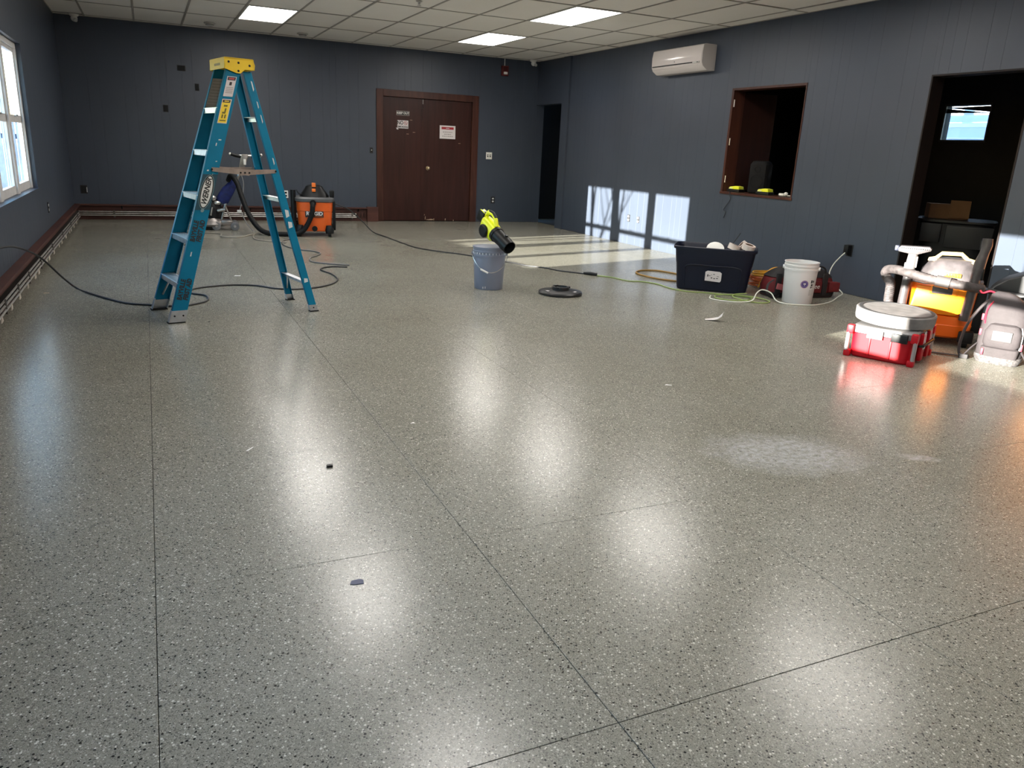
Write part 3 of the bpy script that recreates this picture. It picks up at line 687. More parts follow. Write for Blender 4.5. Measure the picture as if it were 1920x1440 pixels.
on_rail(0.0, 1.605, 0.052, 0.022, SBK, 'label_header', sk, 0.0024); on_rail(0.0, 1.605, 0.036, 0.010, mat('label_red', (0.5, 0.05, 0.05), 0.5), 'label_header', sk, 0.0032)
on_rail(0.0, 1.573, 0.016, 0.022, SBK, 'label_figure', sk, 0.0024)
for k in range(4): on_rail(0.0, 1.548-k*0.011, 0.046, 0.005, mat('label_print', (0.35, 0.32, 0.31), 0.6), 'label_print', sk, 0.0024)
sk = on_rail(0.0, 1.395, 0.062, 0.165, LBW, 'caution_label', ld); on_rail(0.0, 1.395, 0.054, 0.155, LBY, 'label_field', sk, 0.0024)
on_rail(0.0, 1.460, 0.050, 0.018, SBK, 'label_header', sk, 0.0032); on_rail(0.0, 1.460, 0.030, 0.006, LBY, 'label_print', sk, 0.0038)
GD = mat('label_dark', (0.16, 0.13, 0.01), 0.6)
for z, w, h, xo in ((1.43, 0.024, 0.012, 0), (1.40, 0.010, 0.030, 0.004), (1.385, 0.022, 0.012, -0.003), (1.362, 0.010, 0.026, -0.008), (1.362, 0.010, 0.026, 0.010), (1.335, 0.040, 0.008, 0)): on_rail(0, z, w, h, GD, 'label_figure', sk, 0.0032, xo=xo)
sk = on_rail(0.0, 1.515, 0.085, 0.215, mat('label_grey', (0.36, 0.33, 0.29), 0.6), 'instruction_label', ld, 0.006, side=1, out=-1)
for k in range(9): on_rail(0.0, 1.60-k*0.02, 0.065, 0.006, mat('label_print2', (0.26, 0.24, 0.21), 0.6), 'label_print', sk, 0.0072, side=1, out=-1)
# oval badge with lettering
def oval(z, a, b, off, material, name, parent):
    c = FR(z, -1)+Vector((0, -off, 0)); X = Vector((1, 0, 0)); N = 28
    p = [c+X*b*math.cos(2*PI*i/N)+d*a*math.sin(2*PI*i/N) for i in range(N)]; th = Vector((0, -0.0008, 0))
    return B().rings([p, [q+th for q in p]]).build(name, material, parent, smooth=False)
DKT = mat('badge_dark', (0.004, 0.05, 0.075), 0.5)
bd = on_rail(0, 0.868, 0.098, 0.245, DKT, 'badge_field', ld, 0.0015)
oval(0.870, 0.118, 0.044, 0.0024, mat('badge_ring', (0.16, 0.26, 0.28), 0.5), 'badge_oval', bd); oval(0.870, 0.114, 0.041, 0.0030, SBK, 'badge_oval', bd); oval(0.870, 0.106, 0.033, 0.0036, PLATE, 'badge_oval', bd)
text('WERNER', 0.048, SBK, bd, FR(0.872, -1)+Vector((0, -0.0050, 0)), d, nn, bold=0.0016, shear=0.25, sx=0.95)
oval(0.748, 0.013, 0.011, 0.0028, mat('badge_ring', (0, 0, 0)), 'badge_dot', bd)
for z in (0.612, 0.225):
    for dx, wd in ((-0.020, 'BAYVILLE'), (0.020, 'FIRST AID')):
        text(wd, 0.042, BARE, ld, FR(z, -1)+Vector((dx, -0.0016, 0)), d, nn, bold=0.0022, name='stencil', sx=0.82)
for z, dx, w, h in ((1.21, 0.012, 0.018, 0.008), (1.07, 0.02, 0.010, 0.006), (1.01, -0.022, 0.012, 0.010), (0.985, 0.014, 0.006, 0.006), (0.46, -0.01, 0.008, 0.03), (1.18, -0.005, 0.006, 0.02)):
    on_rail(dx, z, w, h, WORN, 'paint_splash', ld, 0.0015)
for z, w, h in ((1.57, 0.010, 0.07), (1.45, 0.008, 0.05), (1.36, 0.008, 0.06), (1.08, 0.010, 0.05), (0.72, 0.030, 0.06), (0.64, 0.034, 0.05), (0.235, 0.034, 0.035)):
    c = RR(z, -1)+Vector((0.008 if z > 1 else 0.0, -0.001, 0)); e = (RR(1.6, -1)-RR(0, -1)).normalized(); X = Vector((1, 0, 0))
    p = [c-X*w/2-e*h*0.5, c+X*w*0.4-e*h*0.3, c+X*w/2+e*h*0.4, c-X*w*0.3+e*h/2]; th = Vector((0, -0.001, 0))
    B().add(p+[q+th for q in p], [(0, 1, 2, 3), (7, 6, 5, 4), (0, 4, 5, 1), (1, 5, 6, 2), (2, 6, 7, 3), (3, 7, 4, 0)]).build('paint_splash', WORN, ld, smooth=False)

# ------------------------------------------------------------------ orange shop vacuum by the far wall
ORG = mat('vac_orange', (0.72, 0.11, 0.010), 0.42, var=0.05)
GRY = mat('vac_grey', (0.075, 0.075, 0.078), 0.5)
vx, vy = 2.03, 10.93
vc = thing('shop_vacuum', 'orange wet and dry vacuum with black motor head by the far wall', 'vacuum', (vx, vy, 0), vface(vx, vy))
tub = B().loft([(0.065, 0, 0, 0.205, 0.19), (0.075, 0, 0, 0.215, 0.20), (0.26, 0, 0, 0.228, 0.212), (0.33, 0, 0, 0.232, 0.216), (0.335, 0, 0, 0.238, 0.222), (0.455, 0, 0, 0.243, 0.227)], 36, 4).build('tub', ORG, vc)
B().loft([(0.452, 0, 0, 0.250, 0.234), (0.462, 0, 0, 0.262, 0.246), (0.495, 0, 0, 0.262, 0.246), (0.515, 0, 0, 0.240, 0.225)], 36, 4).build('lid', GRY, vc)
B().loft([(0.512, 0, 0, 0.20, 0.18), (0.56, 0, 0, 0.17, 0.16), (0.62, 0, 0, 0.125, 0.13), (0.655, 0, 0, 0.105, 0.11), (0.665, 0, 0, 0.07, 0.08)], 30, 3).build('motor_head', BLACK, vc)
B().box(-0.030, 0.022, -0.14, -0.09, 0.645, 0.70).build('carry_latch', mat('latch_orange', (0.75, 0.17, 0.02), 0.4), vc, bevel=0.006)
B().box(-0.030, 0.018, -0.165, -0.13, 0.585, 0.625).build('power_switch', mat('latch_orange', (0, 0, 0)), vc, bevel=0.004)
lb = B().box(-0.125, 0.115, -0.226, -0.216, 0.255, 0.335).build('name_plate', SBK, vc, bevel=0.002)
text('RIDGID', 0.066, PLATE, lb, (-0.004, -0.2275, 0.302), bold=0.0022, sx=0.98)
B().box(0.0, 0.10, -0.2275, -0.226, 0.266, 0.270).build('plate_rule', mat('latch_orange', (0, 0, 0)), lb, smooth=False)
B().cyl((-0.02, -0.19, 0.445), (-0.02, -0.265, 0.445), 0.042).build('hose_port', BLACK, vc)
hp = spline([(-0.02, -0.255, 0.445), (-0.025, -0.285, 0.40), (-0.04, -0.285, 0.30), (-0.09, -0.28, 0.18), (-0.16, -0.28, 0.08), (-0.26, -0.28, 0.032), (-0.42, -0.27, 0.030), (-0.60, -0.24, 0.034), (-0.74, -0.16, 0.10), (-0.86, -0.04, 0.27), (-0.94, 0.08, 0.46), (-1.00, 0.20, 0.63), (-1.06, 0.30, 0.715), (-1.105, 0.385, 0.725), (-1.14, 0.44, 0.66)], 9)
rad = [0.031+0.0035*(i % 2) for i in range(len(hp))]
B().tube(hp, rad, 12).build('hose', RUBBER, vc)
B().cyl((-0.275, -0.10, 0.08), (-0.275, -0.10, 0.60), 0.034).cyl((-0.265, -0.10, 0.05), (-0.265, -0.10, 0.2), 0.042).build('wand', BLACK, vc)
B().tube(spline([(-0.23, -0.1, 0.60), (-0.20, -0.12, 0.555), (-0.16, -0.12, 0.545)], 5), 0.009, 8).build('cord_hook', BLACK, vc)
B().box(0.235, 0.275, -0.12, 0.05, 0.08, 0.46).build('side_rack', BLACK, vc, bevel=0.006)
B().box(0.20, 0.262, -0.12, 0.02, 0.515, 0.60).build('tool_holder', BLACK, vc, bevel=0.012)
B().cyl((-0.005, -0.205, 0.105), (-0.005, -0.235, 0.105), 0.036).build('drain_cap', BLACK, vc)
for x, y in ((0.19, -0.21), (-0.20, -0.19), (0.19, 0.19), (-0.19, 0.19)):
    cs = B().loft([(0.045, x, y, 0.055, 0.055), (0.09, x, y, 0.06, 0.06), (0.15, x*0.98, y*0.98, 0.04, 0.04)], 18, 2.5).build('caster_housing', BLACK, vc)
    B().cyl((x-0.02, y-0.02, 0.032), (x+0.02, y-0.02, 0.032), 0.032, n=18).build('caster_wheel', RUBBER, cs)

# ------------------------------------------------------------------ floor grinder behind the ladder
gx_, gy_ = 0.86, 11.62
gr = thing('floor_grinder', 'silver walk-behind floor grinder with blue dust bag behind the stepladder', 'floor machine', (gx_, gy_, 0), vface(gx_, gy_))
CAST = mat('cast_alu', (0.20, 0.185, 0.175), 0.38, 0.85, var=0.2, vscale=16)
B().loft([(0.05, -0.14, 0, 0.19, 0.17), (0.075, -0.14, 0, 0.20, 0.18), (0.12, -0.13, 0, 0.18, 0.165), (0.16, -0.12, 0, 0.12, 0.12)], 28, 2.6).build('deck', CAST, gr)
B().loft([(0.015, -0.17, 0, 0.17, 0.16), (0.05, -0.17, 0, 0.175, 0.165)], 28, 2.2).build('dust_skirt', RUBBER, gr)
B().loft([(0.13, -0.10, 0, 0.125, 0.115), (0.28, -0.095, 0, 0.13, 0.12), (0.37, -0.09, 0, 0.105, 0.10), (0.41, -0.09, 0, 0.06, 0.06)], 24, 2.4).build('motor', BLACK, gr)
for x, y, z, r in ((-0.09, -0.09, 0.43, 0.040), (-0.15, -0.09, 0.38, 0.03), (-0.03, -0.10, 0.365, 0.032)):
    B().ball((x, y, z), (r*1.5, r, r)).build('chrome_fitting', CHROME, gr)
B().cyl((-0.03, -0.13, 0.265), (0.07, -0.14, 0.285), 0.022).build('exhaust_pipe', CHROME, gr)
B().cyl((-0.12, -0.125, 0.20), (-0.095, -0.13, 0.31), 0.014).build('motor_rib', CHROME, gr)
B().prism([(0.00, 0.06), (0.155, 0.06), (0.175, 0.09), (0.13, 0.13), (0.02, 0.135)], -0.12, 0.12, 'y').build('axle_block', mat('cast_warm', (0.30, 0.26, 0.24), 0.3, 0.8), gr, bevel=0.01)
for y in (-0.14, 0.14):
    for x in (-0.055, 0.185):
        wh = B().cyl((x, y-0.022, 0.058), (x, y+0.022, 0.058), 0.058, n=26).build('wheel', mat('wheel_grey', (0.16, 0.16, 0.165), 0.6), gr, bevel=0.006)
        B().cyl((x, y-0.028, 0.058), (x, y+0.028, 0.058), 0.018, n=14).build('hub', CHROME, wh)
for y in (-0.06, 0.06):
    B().tube([(0.01, y, 0.12), (0.075, y, 0.34), (0.245, y*0.6, 0.66)], 0.014, 8).build('handle_tube', CHROME, gr)
    B().tube([(0.15, y, 0.11), (0.06, y, 0.36)], 0.010, 8).build('brace', CHROME, gr)
B().tube([(0.20, 0, 0.58), (0.255, 0, 0.70), (0.30, 0, 0.80)], 0.022, 8).build('handle_tube', CHROME, gr)
B().prism([(0.265, 0.78), (0.325, 0.77), (0.415, 0.99), (0.405, 1.02), (0.325, 1.02), (0.315, 0.98)], -0.02, 0.02, 'y').build('handle_head', CAST, gr, bevel=0.006)
B().box(0.345, 0.378, -0.028, -0.018, 0.88, 0.955).build('control_plate', PLATE, gr, bevel=0.002)
B().cyl((0.20, 0, 1.0), (0.58, 0, 1.0), 0.013).build('handle_bar', CHROME, gr)
for a, b in ((0.185, 0.315), (0.45, 0.575)):
    gp = B().tube([(a, 0, 1.015 if a < 0.3 else 0.985), ((a+b)/2, -0.005, 0.998), (b, 0, 0.985 if a < 0.3 else 1.015)], [0.020, 0.024, 0.02], 12).build('grip', BLACK, gr)
for x in (0.178, 0.582): B().ball((x, 0, 1.018), 0.018).build('end_knob', PLATE, gr)
Mb = Matrix.Translation((0.115, -0.035, 0.515)) @ Matrix.Rotation(R(37), 4, 'Y')
B().loft([(-0.17, 0, 0, 0.055, 0.05), (-0.13, 0.01, 0, 0.085, 0.06), (0.0, 0.0, 0, 0.082, 0.065), (0.11, 0, 0, 0.062, 0.055), (0.19, 0, 0, 0.040, 0.04)], 20, 2.6, Mb).build('dust_bag', mat('bag_blue', (0.006, 0.014, 0.10), 0.75, var=0.35, vscale=20, bump=0.6, bscale=25), gr)
B().tube(spline([(0.31, 0, 0.74), (0.33, -0.02, 0.62), (0.30, -0.03, 0.4), (0.255, -0.05, 0.25)], 6), 0.006, 6).build('power_lead', mat('lead_grey', (0.22, 0.22, 0.22), 0.6), gr)
B().box(0.225, 0.285, -0.07, -0.02, 0.235, 0.27).build('inline_plug', PLATE, gr, bevel=0.006)
B().tube(spline([(0.28, -0.05, 0.24), (0.34, -0.15, 0.10), (0.42, -0.40, 0.012)], 6), 0.006, 6).build('power_lead', mat('lead_grey', (0, 0, 0)), gr)

# ------------------------------------------------------------------ cords on the floor
def cord(name, label, pts, r, material, k=7, n=8, cat='cord'):
    P = [(p[0], p[1], p[2] if len(p) > 2 else r) for p in pts]
    o = B().tube(spline(P, k), r, n).build(name, material); return tag(o, label, cat)
CBK = mat('cord_black', (0.016, 0.016, 0.017), 0.5)
CGY = mat('cord_grey', (0.13, 0.125, 0.115), 0.55)
CTAN = mat('cord_tan', (0.30, 0.27, 0.22), 0.55)
cord('power_cord', 'thick dark cord running from the window wall under the stepladder and across the floor', [(-0.99, 6.27, 0.43), (-0.90, 6.45, 0.42), (-0.80, 6.80, 0.30), (-0.68, 7.02, 0.10), (-0.60, 7.08), (-0.49, 6.82), (-0.25, 6.40), (-0.07, 6.27), (0.11, 6.18), (0.24, 6.24), (0.34, 6.37), (0.34, 6.58), (0.25, 6.69), (0.24, 6.84), (0.34, 6.96), (0.56, 7.04), (0.77, 6.98), (0.93, 6.80), (1.1, 6.75), (1.29, 6.82), (1.44, 6.98), (1.53, 7.2), (1.54, 7.5), (1.49, 7.76), (1.53, 7.90), (1.64, 7.98), (1.79, 7.94)], 0.0075, CBK)
cord('power_cord', 'grey cord snaking away from the stepladder towards the far vacuum', [(1.84, 8.06), (1.68, 8.16), (1.51, 8.34), (1.54, 8.62), (1.66, 8.83), (1.72, 9.0), (1.67, 9.2), (1.56, 9.32), (1.45, 9.59), (1.44, 9.95), (1.51, 10.25), (1.60, 10.38)], 0.008, CGY)
cord('power_cord', 'tan cord lying in loops in front of the floor grinder', [(0.45, 11.2), (0.61, 11.14), (0.80, 11.0), (0.79, 10.68), (0.94, 10.59), (1.06, 10.66), (1.20, 10.90), (1.38, 10.92), (1.28, 11.02, 0.02), (1.20, 10.80), (1.17, 10.40), (1.28, 10.18), (1.41, 10.1), (1.5, 10.0)], 0.008, CTAN)
bc = thing('extension_cord', 'black extension cord running from the far heater past the grey bucket', 'cord', (0, 0, 0))
P = [(2.30, 11.1, 0.42), (2.52, 11.05, 0.34), (2.74, 11.10, 0.16), (2.86, 11.0, 0.03), (2.93, 10.65), (2.96, 10.0), (3.0, 9.44), (3.16, 9.07), (3.34, 8.82), (3.44, 8.62), (3.67, 8.11), (3.77, 7.80), (3.91, 7.62), (3.98, 7.41), (4.12, 7.23), (4.17, 7.14)]
B().tube(spline([(p[0], p[1], p[2] if len(p) > 2 else 0.007) for p in P], 8), 0.0075, 8).build('cable', CBK, bc)
B().tube([(4.15, 7.17, 0.014), (4.20, 7.10, 0.016), (4.24, 7.05, 0.015)], [0.012, 0.020, 0.016], 10).build('socket_end', BLACK, bc)
CGR = mat('cord_green', (0.25, 0.33, 0.10), 0.6); CPG = mat('cord_pale', (0.55, 0.62, 0.42), 0.5)
cord('extension_cord', 'pale green cord coiled on the floor in front of the blue tote', [(4.24, 7.04), (4.34, 6.92), (4.40, 6.68), (4.52, 6.62), (4.60, 6.46), (4.585, 6.22), (4.64, 6.03), (4.78, 5.93), (4.97, 5.76), (5.06, 5.66), (5.06, 5.58), (4.98, 5.52), (4.86, 5.50), (4.75, 5.57), (4.72, 5.68), (4.80, 5.76, 0.015), (4.97, 5.70, 0.02), (5.10, 5.56, 0.015), (5.13, 5.42), (5.02, 5.36), (4.92, 5.44), (4.86, 5.60, 0.02), (4.94, 5.68, 0.03), (5.03, 5.62, 0.045)], 0.0055, CGR)
cord('charger_cable', 'white cable looping past the white bucket to the wall plug', [(4.74, 5.78), (4.64, 5.66), (4.67, 5.54), (4.80, 5.45), (4.92, 5.42, 0.02), (5.02, 5.48, 0.075), (5.10, 5.50, 0.10), (5.17, 5.46, 0.075), (5.17, 5.38, 0.02), (5.20, 5.30), (5.30, 5.215), (5.42, 5.18), (5.55, 5.20), (5.74, 5.27, 0.008), (5.92, 5.36, 0.03), (6.08, 5.46, 0.04), (6.14, 5.58, 0.07), (6.13, 5.70, 0.17), (6.17, 5.72, 0.27), (6.22, 5.69, 0.36), (6.255, 5.665, 0.41)], 0.0055, mat('cable_white', (0.62, 0.63, 0.56), 0.5))
CYE = mat('cord_yellow', (0.52, 0.26, 0.02), 0.5); COR = mat('cord_orange', (0.46, 0.09, 0.012), 0.5)
cord('extension_cord', 'brown-yellow cord loop lying left of the blue tote', [(5.25, 6.95), (5.15, 7.24), (4.95, 7.28), (4.80, 7.15), (4.76, 6.96), (4.80, 6.74), (4.90, 6.58), (5.0, 6.5)], 0.009, mat('cord_ochre', (0.28, 0.15, 0.03), 0.5))
def coil(name, label, cx, cy, rx, ry, turns, z0, dz, r, material, jit):
    pts = []
    for i in range(turns*10):
        a = 2*PI*i/10; k = 1+random.uniform(-jit, jit)
        pts.append((cx+rx*k*math.cos(a+0.3), cy+ry*k*math.sin(a+0.3), z0+dz*i/10+random.uniform(0, 0.008)))
    return tag(B().tube(spline(pts, 4), r, 6).build(name, material), label, 'cord')
coil('extension_cord', 'heap of orange cord between the blue tote and red bag', 5.75, 6.12, 0.20, 0.13, 8, 0.008, 0.014, 0.0075, COR, 0.28)
coil('extension_cord', 'yellow cord looped over the heap of orange cord', 5.66, 6.05, 0.17, 0.10, 3, 0.13, 0.012, 0.008, CYE, 0.20)
cord('extension_cord', 'thin yellow cord arching from the tote over to the red bag', [(5.52, 6.02, 0.02), (5.54, 5.97, 0.15), (5.60, 5.93, 0.225), (5.70, 5.90, 0.22), (5.78, 5.89, 0.16)], 0.008, CYE)

# ------------------------------------------------------------------ blue tote with contents
tx, ty, ta = 5.03, 6.14, R(-40.8)
tt = thing('storage_tote', 'dark navy plastic storage tote with a white label', 'storage tote', (tx, ty, 0), ta)
NAVY = mat('tote_navy', (0.0025, 0.0045, 0.016), 0.45, spec=0.35)
secs = [(0.0, 0, 0, 0.325, 0.185), (0.012, 0, 0, 0.335, 0.195), (0.25, 0, 0, 0.360, 0.212), (0.27, 0, 0, 0.366, 0.218), (0.395, 0, 0, 0.380, 0.230), (0.395, 0, 0, 0.396, 0.246), (0.418, 0, 0, 0.398, 0.248), (0.424, 0, 0, 0.390, 0.240), (0.40, 0, 0, 0.374, 0.224), (0.02, 0, 0, 0.322, 0.182)]
B().loft(secs, 44, 7).build('body', NAVY, tt, ang=30)
pr = spline([(-0.26, -0.198, 0.03), (-0.262, -0.205, 0.16), (-0.24, -0.215, 0.245), (0, -0.222, 0.252), (0.24, -0.215, 0.245), (0.262, -0.205, 0.16), (0.26, -0.198, 0.03)], 6)
B().tube(pr, 0.006, 6).build('panel_ridge', NAVY, tt)
lo = B().prism([(-0.075, 0.125), (0.068, 0.118), (0.078, 0.135), (0.078, 0.205), (0.060, 0.218), (-0.055, 0.222), (-0.075, 0.21)], -0.2245, -0.2225, 'y', Matrix.Translation((0, 0.003, 0)) @ Matrix.Rotation(R(3.5), 4, 'X')).build('label', LBW, tt, smooth=False)
lo.location = (0.01, -0.010, -0.0)
for x, z, w, h in ((-0.055, 0.165, 0.010, 0.022), (-0.04, 0.172, 0.016, 0.006), (-0.02, 0.150, 0.014, 0.010), (0.005, 0.146, 0.016, 0.008), (0.03, 0.149, 0.018, 0.007), (0.0, 0.188, 0.014, 0.006), (-0.02, 0.182, 0.01, 0.004), (0.035, 0.17, 0.02, 0.004)):
    B().box(x, x+w, -0.2255, -0.224, z, z+h, Matrix.Translation((0, 0.003, 0)) @ Matrix.Rotation(R(3.5), 4, 'X')).build('pen_mark', SBK, lo, smooth=False)
m_t = Matrix.Translation((tx, ty, 0)) @ Matrix.Rotation(ta, 4, 'Z')
def in_tote(p): return m_t @ Vector(p)
TAPE = mat('tape_cream', (0.60, 0.52, 0.47), 0.6, var=0.1); CORE = mat('tape_core', (0.16, 0.11, 0.08), 0.7)
def tape(p, tilt, az, label, r=0.058, w=0.05):
    c = in_tote(p); t = thing('tape_roll', label, 'tape roll', c, az, 'tape rolls in the tote'); t.rotation_euler = Euler((tilt, 0.2, az))
    B().rings([[(rr*math.cos(2*PI*j/26), rr*math.sin(2*PI*j/26), z) for j in range(26)] for rr, z in ((r, -w/2), (r, w/2), (r*0.68, w/2), (r*0.68, -w/2))], closed=True).build('tape', TAPE, t)
    B().rings([[(rr*math.cos(2*PI*j/26), rr*math.sin(2*PI*j/26), z) for j in range(26)] for rr, z in ((r*0.675, -w/2), (r*0.675, w/2), (r*0.61, w/2), (r*0.61, -w/2))], closed=True).build('core', CORE, t)
tape((0.170, -0.05, 0.430), 0.25, 0.3, 'leftmost cream tape roll poking out of the navy tote')
tape((0.250, 0.06, 0.435), -0.9, 1.2, 'tilted middle tape roll poking out of the navy tote', 0.052)
tape((0.305, -0.07, 0.440), 0.2, -0.4, 'rightmost cream tape roll at the navy tote rim', 0.062)
tote_fill = tag(B().loft([(0.02, 0, 0, 0.325, 0.185), (0.28, 0.0, 0, 0.335, 0.19), (0.30, 0.02, 0, 0.30, 0.17)], 24, 6).build('packed_dust_sheet', mat('dust_sheet', (0.05, 0.055, 0.07), 0.9, var=0.4, vscale=12)), 'dark dust sheet packed inside the navy tote', 'dust sheet')
tote_fill.location = (tx, ty, 0.004); tote_fill.rotation_euler = (0, 0, ta); tote_fill.scale = (0.93, 0.9, 1)
o = B().loft([(0, 0, 0, 0.085, 0.07), (0.012, 0, 0, 0.085, 0.07), (0.016, 0, 0, 0.07, 0.06)], 28, 2).build('lid_disc', PLATE); tag(o, 'white plastic lid leaning inside the navy tote', 'lid'); o.location = in_tote((-0.005, -0.07, 0.40)); o.rotation_euler = Euler((R(62), 0, ta+0.1))
o = B().tube([(0, 0, 0), (0.02, 0.0, 0.12), (0.075, 0.01, 0.215)], 0.004, 6).build('wire_rod', CBK); tag(o, 'longer thin dark rod standing out of the navy tote', 'rod'); o.location = in_tote((0.14, 0.10, 0.34)); o.rotation_euler = (0, 0, ta)
o = B().tube([(0, 0, 0), (0.05, 0.0, 0.06), (0.10, 0.01, 0.10)], 0.004, 6).build('wire_rod', CBK); tag(o, 'shorter dark rod bent out of the navy tote', 'rod'); o.location = in_tote((0.20, 0.15, 0.37)); o.rotation_euler = (0, 0, ta)

# ------------------------------------------------------------------ buckets
def bucket(x, y, label, material, lettered):
    t = thing('bucket', label, 'bucket', (x, y, 0), vface(x, y))
    pf = [(0.126, 0.0), (0.131, 0.006), (0.146, 0.300), (0.151, 0.300), (0.152, 0.318), (0.147, 0.320), (0.148, 0.338), (0.153, 0.340), (0.153, 0.352), (0.149, 0.354), (0.150, 0.368), (0.154, 0.370), (0.154, 0.378), (0.145, 0.378), (0.143, 0.350), (0.124, 0.010)]
    b = B().lathe(pf, 40).build('body', material, t, ang=40)
    return t, b
WB = mat('bucket_white', (0.68, 0.67, 0.67), 0.38)
wb, wbb = bucket(5.40, 5.36, 'open white plastic bucket with a round emblem in front of the red tool bag', WB, True)
def wrap(r0, z0, z1, a0, a1, material, name, parent, off=0.0012, k=8, round_=False):
    # patch following the bucket wall; angles in degrees, 0 = towards the viewer side (-Y), positive to the right
    def pt(a, z): rr = 0.131+(0.015)*(z-0.006)/0.294+off; t = R(a)-PI/2; return (rr*math.cos(t), rr*math.sin(t), z)
    m = B()
    if round_:
        ca, cz, ra, rz = (a0+a1)/2, (z0+z1)/2, (a1-a0)/2, (z1-z0)/2; N = 24
        vs = [pt(ca, cz)]+[pt(ca+ra*math.cos(2*PI*i/N), cz+rz*math.sin(2*PI*i/N)) for i in range(N)]
        m.add(vs, [(0, 1+i, 1+(i+1) % N) for i in range(N)])
    else:
        vs = [pt(a0+(a1-a0)*i/k, z) for z in (z0, z1) for i in range(k+1)]
        m.add(vs, [(i, i+1, i+k+2, i+k+1) for i in range(k)])
    return m.build(name, material, parent)
em = wrap(0, 0.150, 0.226, 4, 35, mat('emblem_rim', (0.55, 0.42, 0.45), 0.5), 'emblem', wb, 0.0012, round_=True)
wrap(0, 0.155, 0.221, 6, 33, mat('emblem_purple', (0.13, 0.09, 0.26), 0.5), 'emblem_ring', em, 0.002, round_=True)
wrap(0, 0.168, 0.208, 11, 28, mat('emblem_inner', (0.05, 0.045, 0.16), 0.5), 'emblem_field', em, 0.0026, round_=True)
wrap(0, 0.186, 0.199, 15, 24, LBW, 'emblem_mark', em, 0.0032); wrap(0, 0.174, 0.184, 17.5, 21.5, mat('emblem_light', (0.35, 0.33, 0.5), 0.5), 'emblem_mark', em, 0.0032)
for z0, z1, a0, a1 in ((0.198, 0.226, 44, 51), (0.204, 0.222, 53, 60), (0.172, 0.190, 46, 55), (0.152, 0.168, 45, 50), (0.158, 0.166, 51, 56)): wrap(0, z0, z1, a0, a1, SBK, 'printed_mark', wb)
wrap(0, 0.085, 0.14, 42, 60, mat('faded_print', (0.48, 0.48, 0.47), 0.5), 'printed_block', wb)
for s in (-1, 1):
    B().cyl((s*0.146, -0.01, 0.322), (s*0.163, -0.01, 0.322), 0.017, n=14).build('handle_lug', WB, wb)
hd = [(0.160*math.cos(a), -0.012+0.155*math.sin(a)*0.30*-1, 0.322-0.150*math.sin(a)) for a in (PI*i/20 for i in range(21))]
B().tube([(0.160*math.cos(a), 0.012+0.162*math.sin(a), 0.322-0.045*math.sin(a)) for a in (PI*i/20 for i in range(21))], 0.0025, 6).build('wire_handle', CHROME, wb)

GB = mat('bucket_grey', (0.20, 0.225, 0.295), 0.32)
gb, gbb = bucket(2.79, 6.56, 'translucent blue-grey plastic bucket with wire handle under the leaf blower', GB, False)
for i in range(30):
    a = 2*PI*i/30
    B().box(-0.0030, 0.0030, 0.1475, 0.1535, 0.321, 0.337, Matrix.Rotation(a, 4, 'Z')).build('rib', mat('rib_pale', (0.62, 0.65, 0.70), 0.35), gb, smooth=False)
B().loft([(0.372, 0, 0, 0.146, 0.146), (0.380, 0, 0, 0.157, 0.157), (0.386, 0, 0, 0.157, 0.157), (0.388, 0, 0, 0.14, 0.14)], 36, 2).build('lid', GB, gb)
for s in (-1, 1): B().cyl((s*0.146, 0, 0.322), (s*0.166, 0, 0.322), 0.016, n=14).build('handle_lug', GB, gb)
hd = [(0.164*math.cos(a), -0.165*math.sin(a)-0.004, 0.322-0.155*math.sin(a)**1.3-0.02*math.cos(a)) for a in (PI*i/24 for i in range(25))]
wh_ = B().tube(hd, 0.0028, 6).build('wire_handle', CHROME, gb)
c = Vector(hd[14]); e = (Vector(hd[15])-Vector(hd[13])).normalized()
B().cyl(c-e*0.038, c+e*0.038, 0.009, n=12).build('grip', PLATE, wh_)
wrap(0, 0.012, 0.03, -24, -20, LBW, 'scuff', gb); wrap(0, 0.015, 0.034, -14, -11, LBW, 'scuff', gb)

# ------------------------------------------------------------------ leaf blower lying on the grey bucket
BY = mat('blower_yellow', (0.72, 0.76, 0.008), 0.38, var=0.04)
bl = thing('leaf_blower', 'yellow cordless leaf blower with black nozzle lying on the grey bucket', 'leaf blower', (2.79, 6.56, 0.388), vface(2.79, 6.56))
A0, A1 = Vector((-0.045, 0.06, 0.205)), Vector((0.20, -0.27, 0.005))     # axis from battery end to nozzle mouth
ax = (A1-A0).normalized(); sd = ax.cross(Vector((0, 0, 1))).normalized(); uu_ = sd.cross(ax).normalized()
MB_ = Matrix((sd, uu_, ax)).transposed().to_4x4(); MB_.translation = A0      # x: right side, y: up, z: along nozzle
def bp(x, y, z): return MB_ @ Vector((x, y, z))
B().loft([(-0.03, 0, 0.0, 0.03, 0.04), (0.0, 0, 0, 0.055, 0.066), (0.07, -0.012, -0.02, 0.066, 0.082), (0.15, -0.01, -0.025, 0.062, 0.080), (0.20, 0, -0.012, 0.054, 0.060)], 24, 2.6, MB_).build('housing', BY, bl)
nz = B().rings([[bp(r*math.cos(2*PI*j/24), r*math.sin(2*PI*j/24)*f-0.008, z) for j in range(24)] for z, r, f in ((0.175, 0.068, 1), (0.21, 0.070, 1), (0.212, 0.064, 1), (0.30, 0.060, 1), (0.33, 0.058, 1), (0.332, 0.064, 1), (0.415, 0.060, 1), (0.415, 0.054, 1), (0.33, 0.050, 1))]).build('nozzle', BLACK, bl)
B().box(-0.012, 0.012, 0.048, 0.066, 0.315, 0.335, MB_).build('release_button', BLACK, nz, bevel=0.003)
MF = MB_ @ Matrix.Translation((0.045, -0.045, 0.07)) @ Matrix.Rotation(R(90), 4, 'Y')
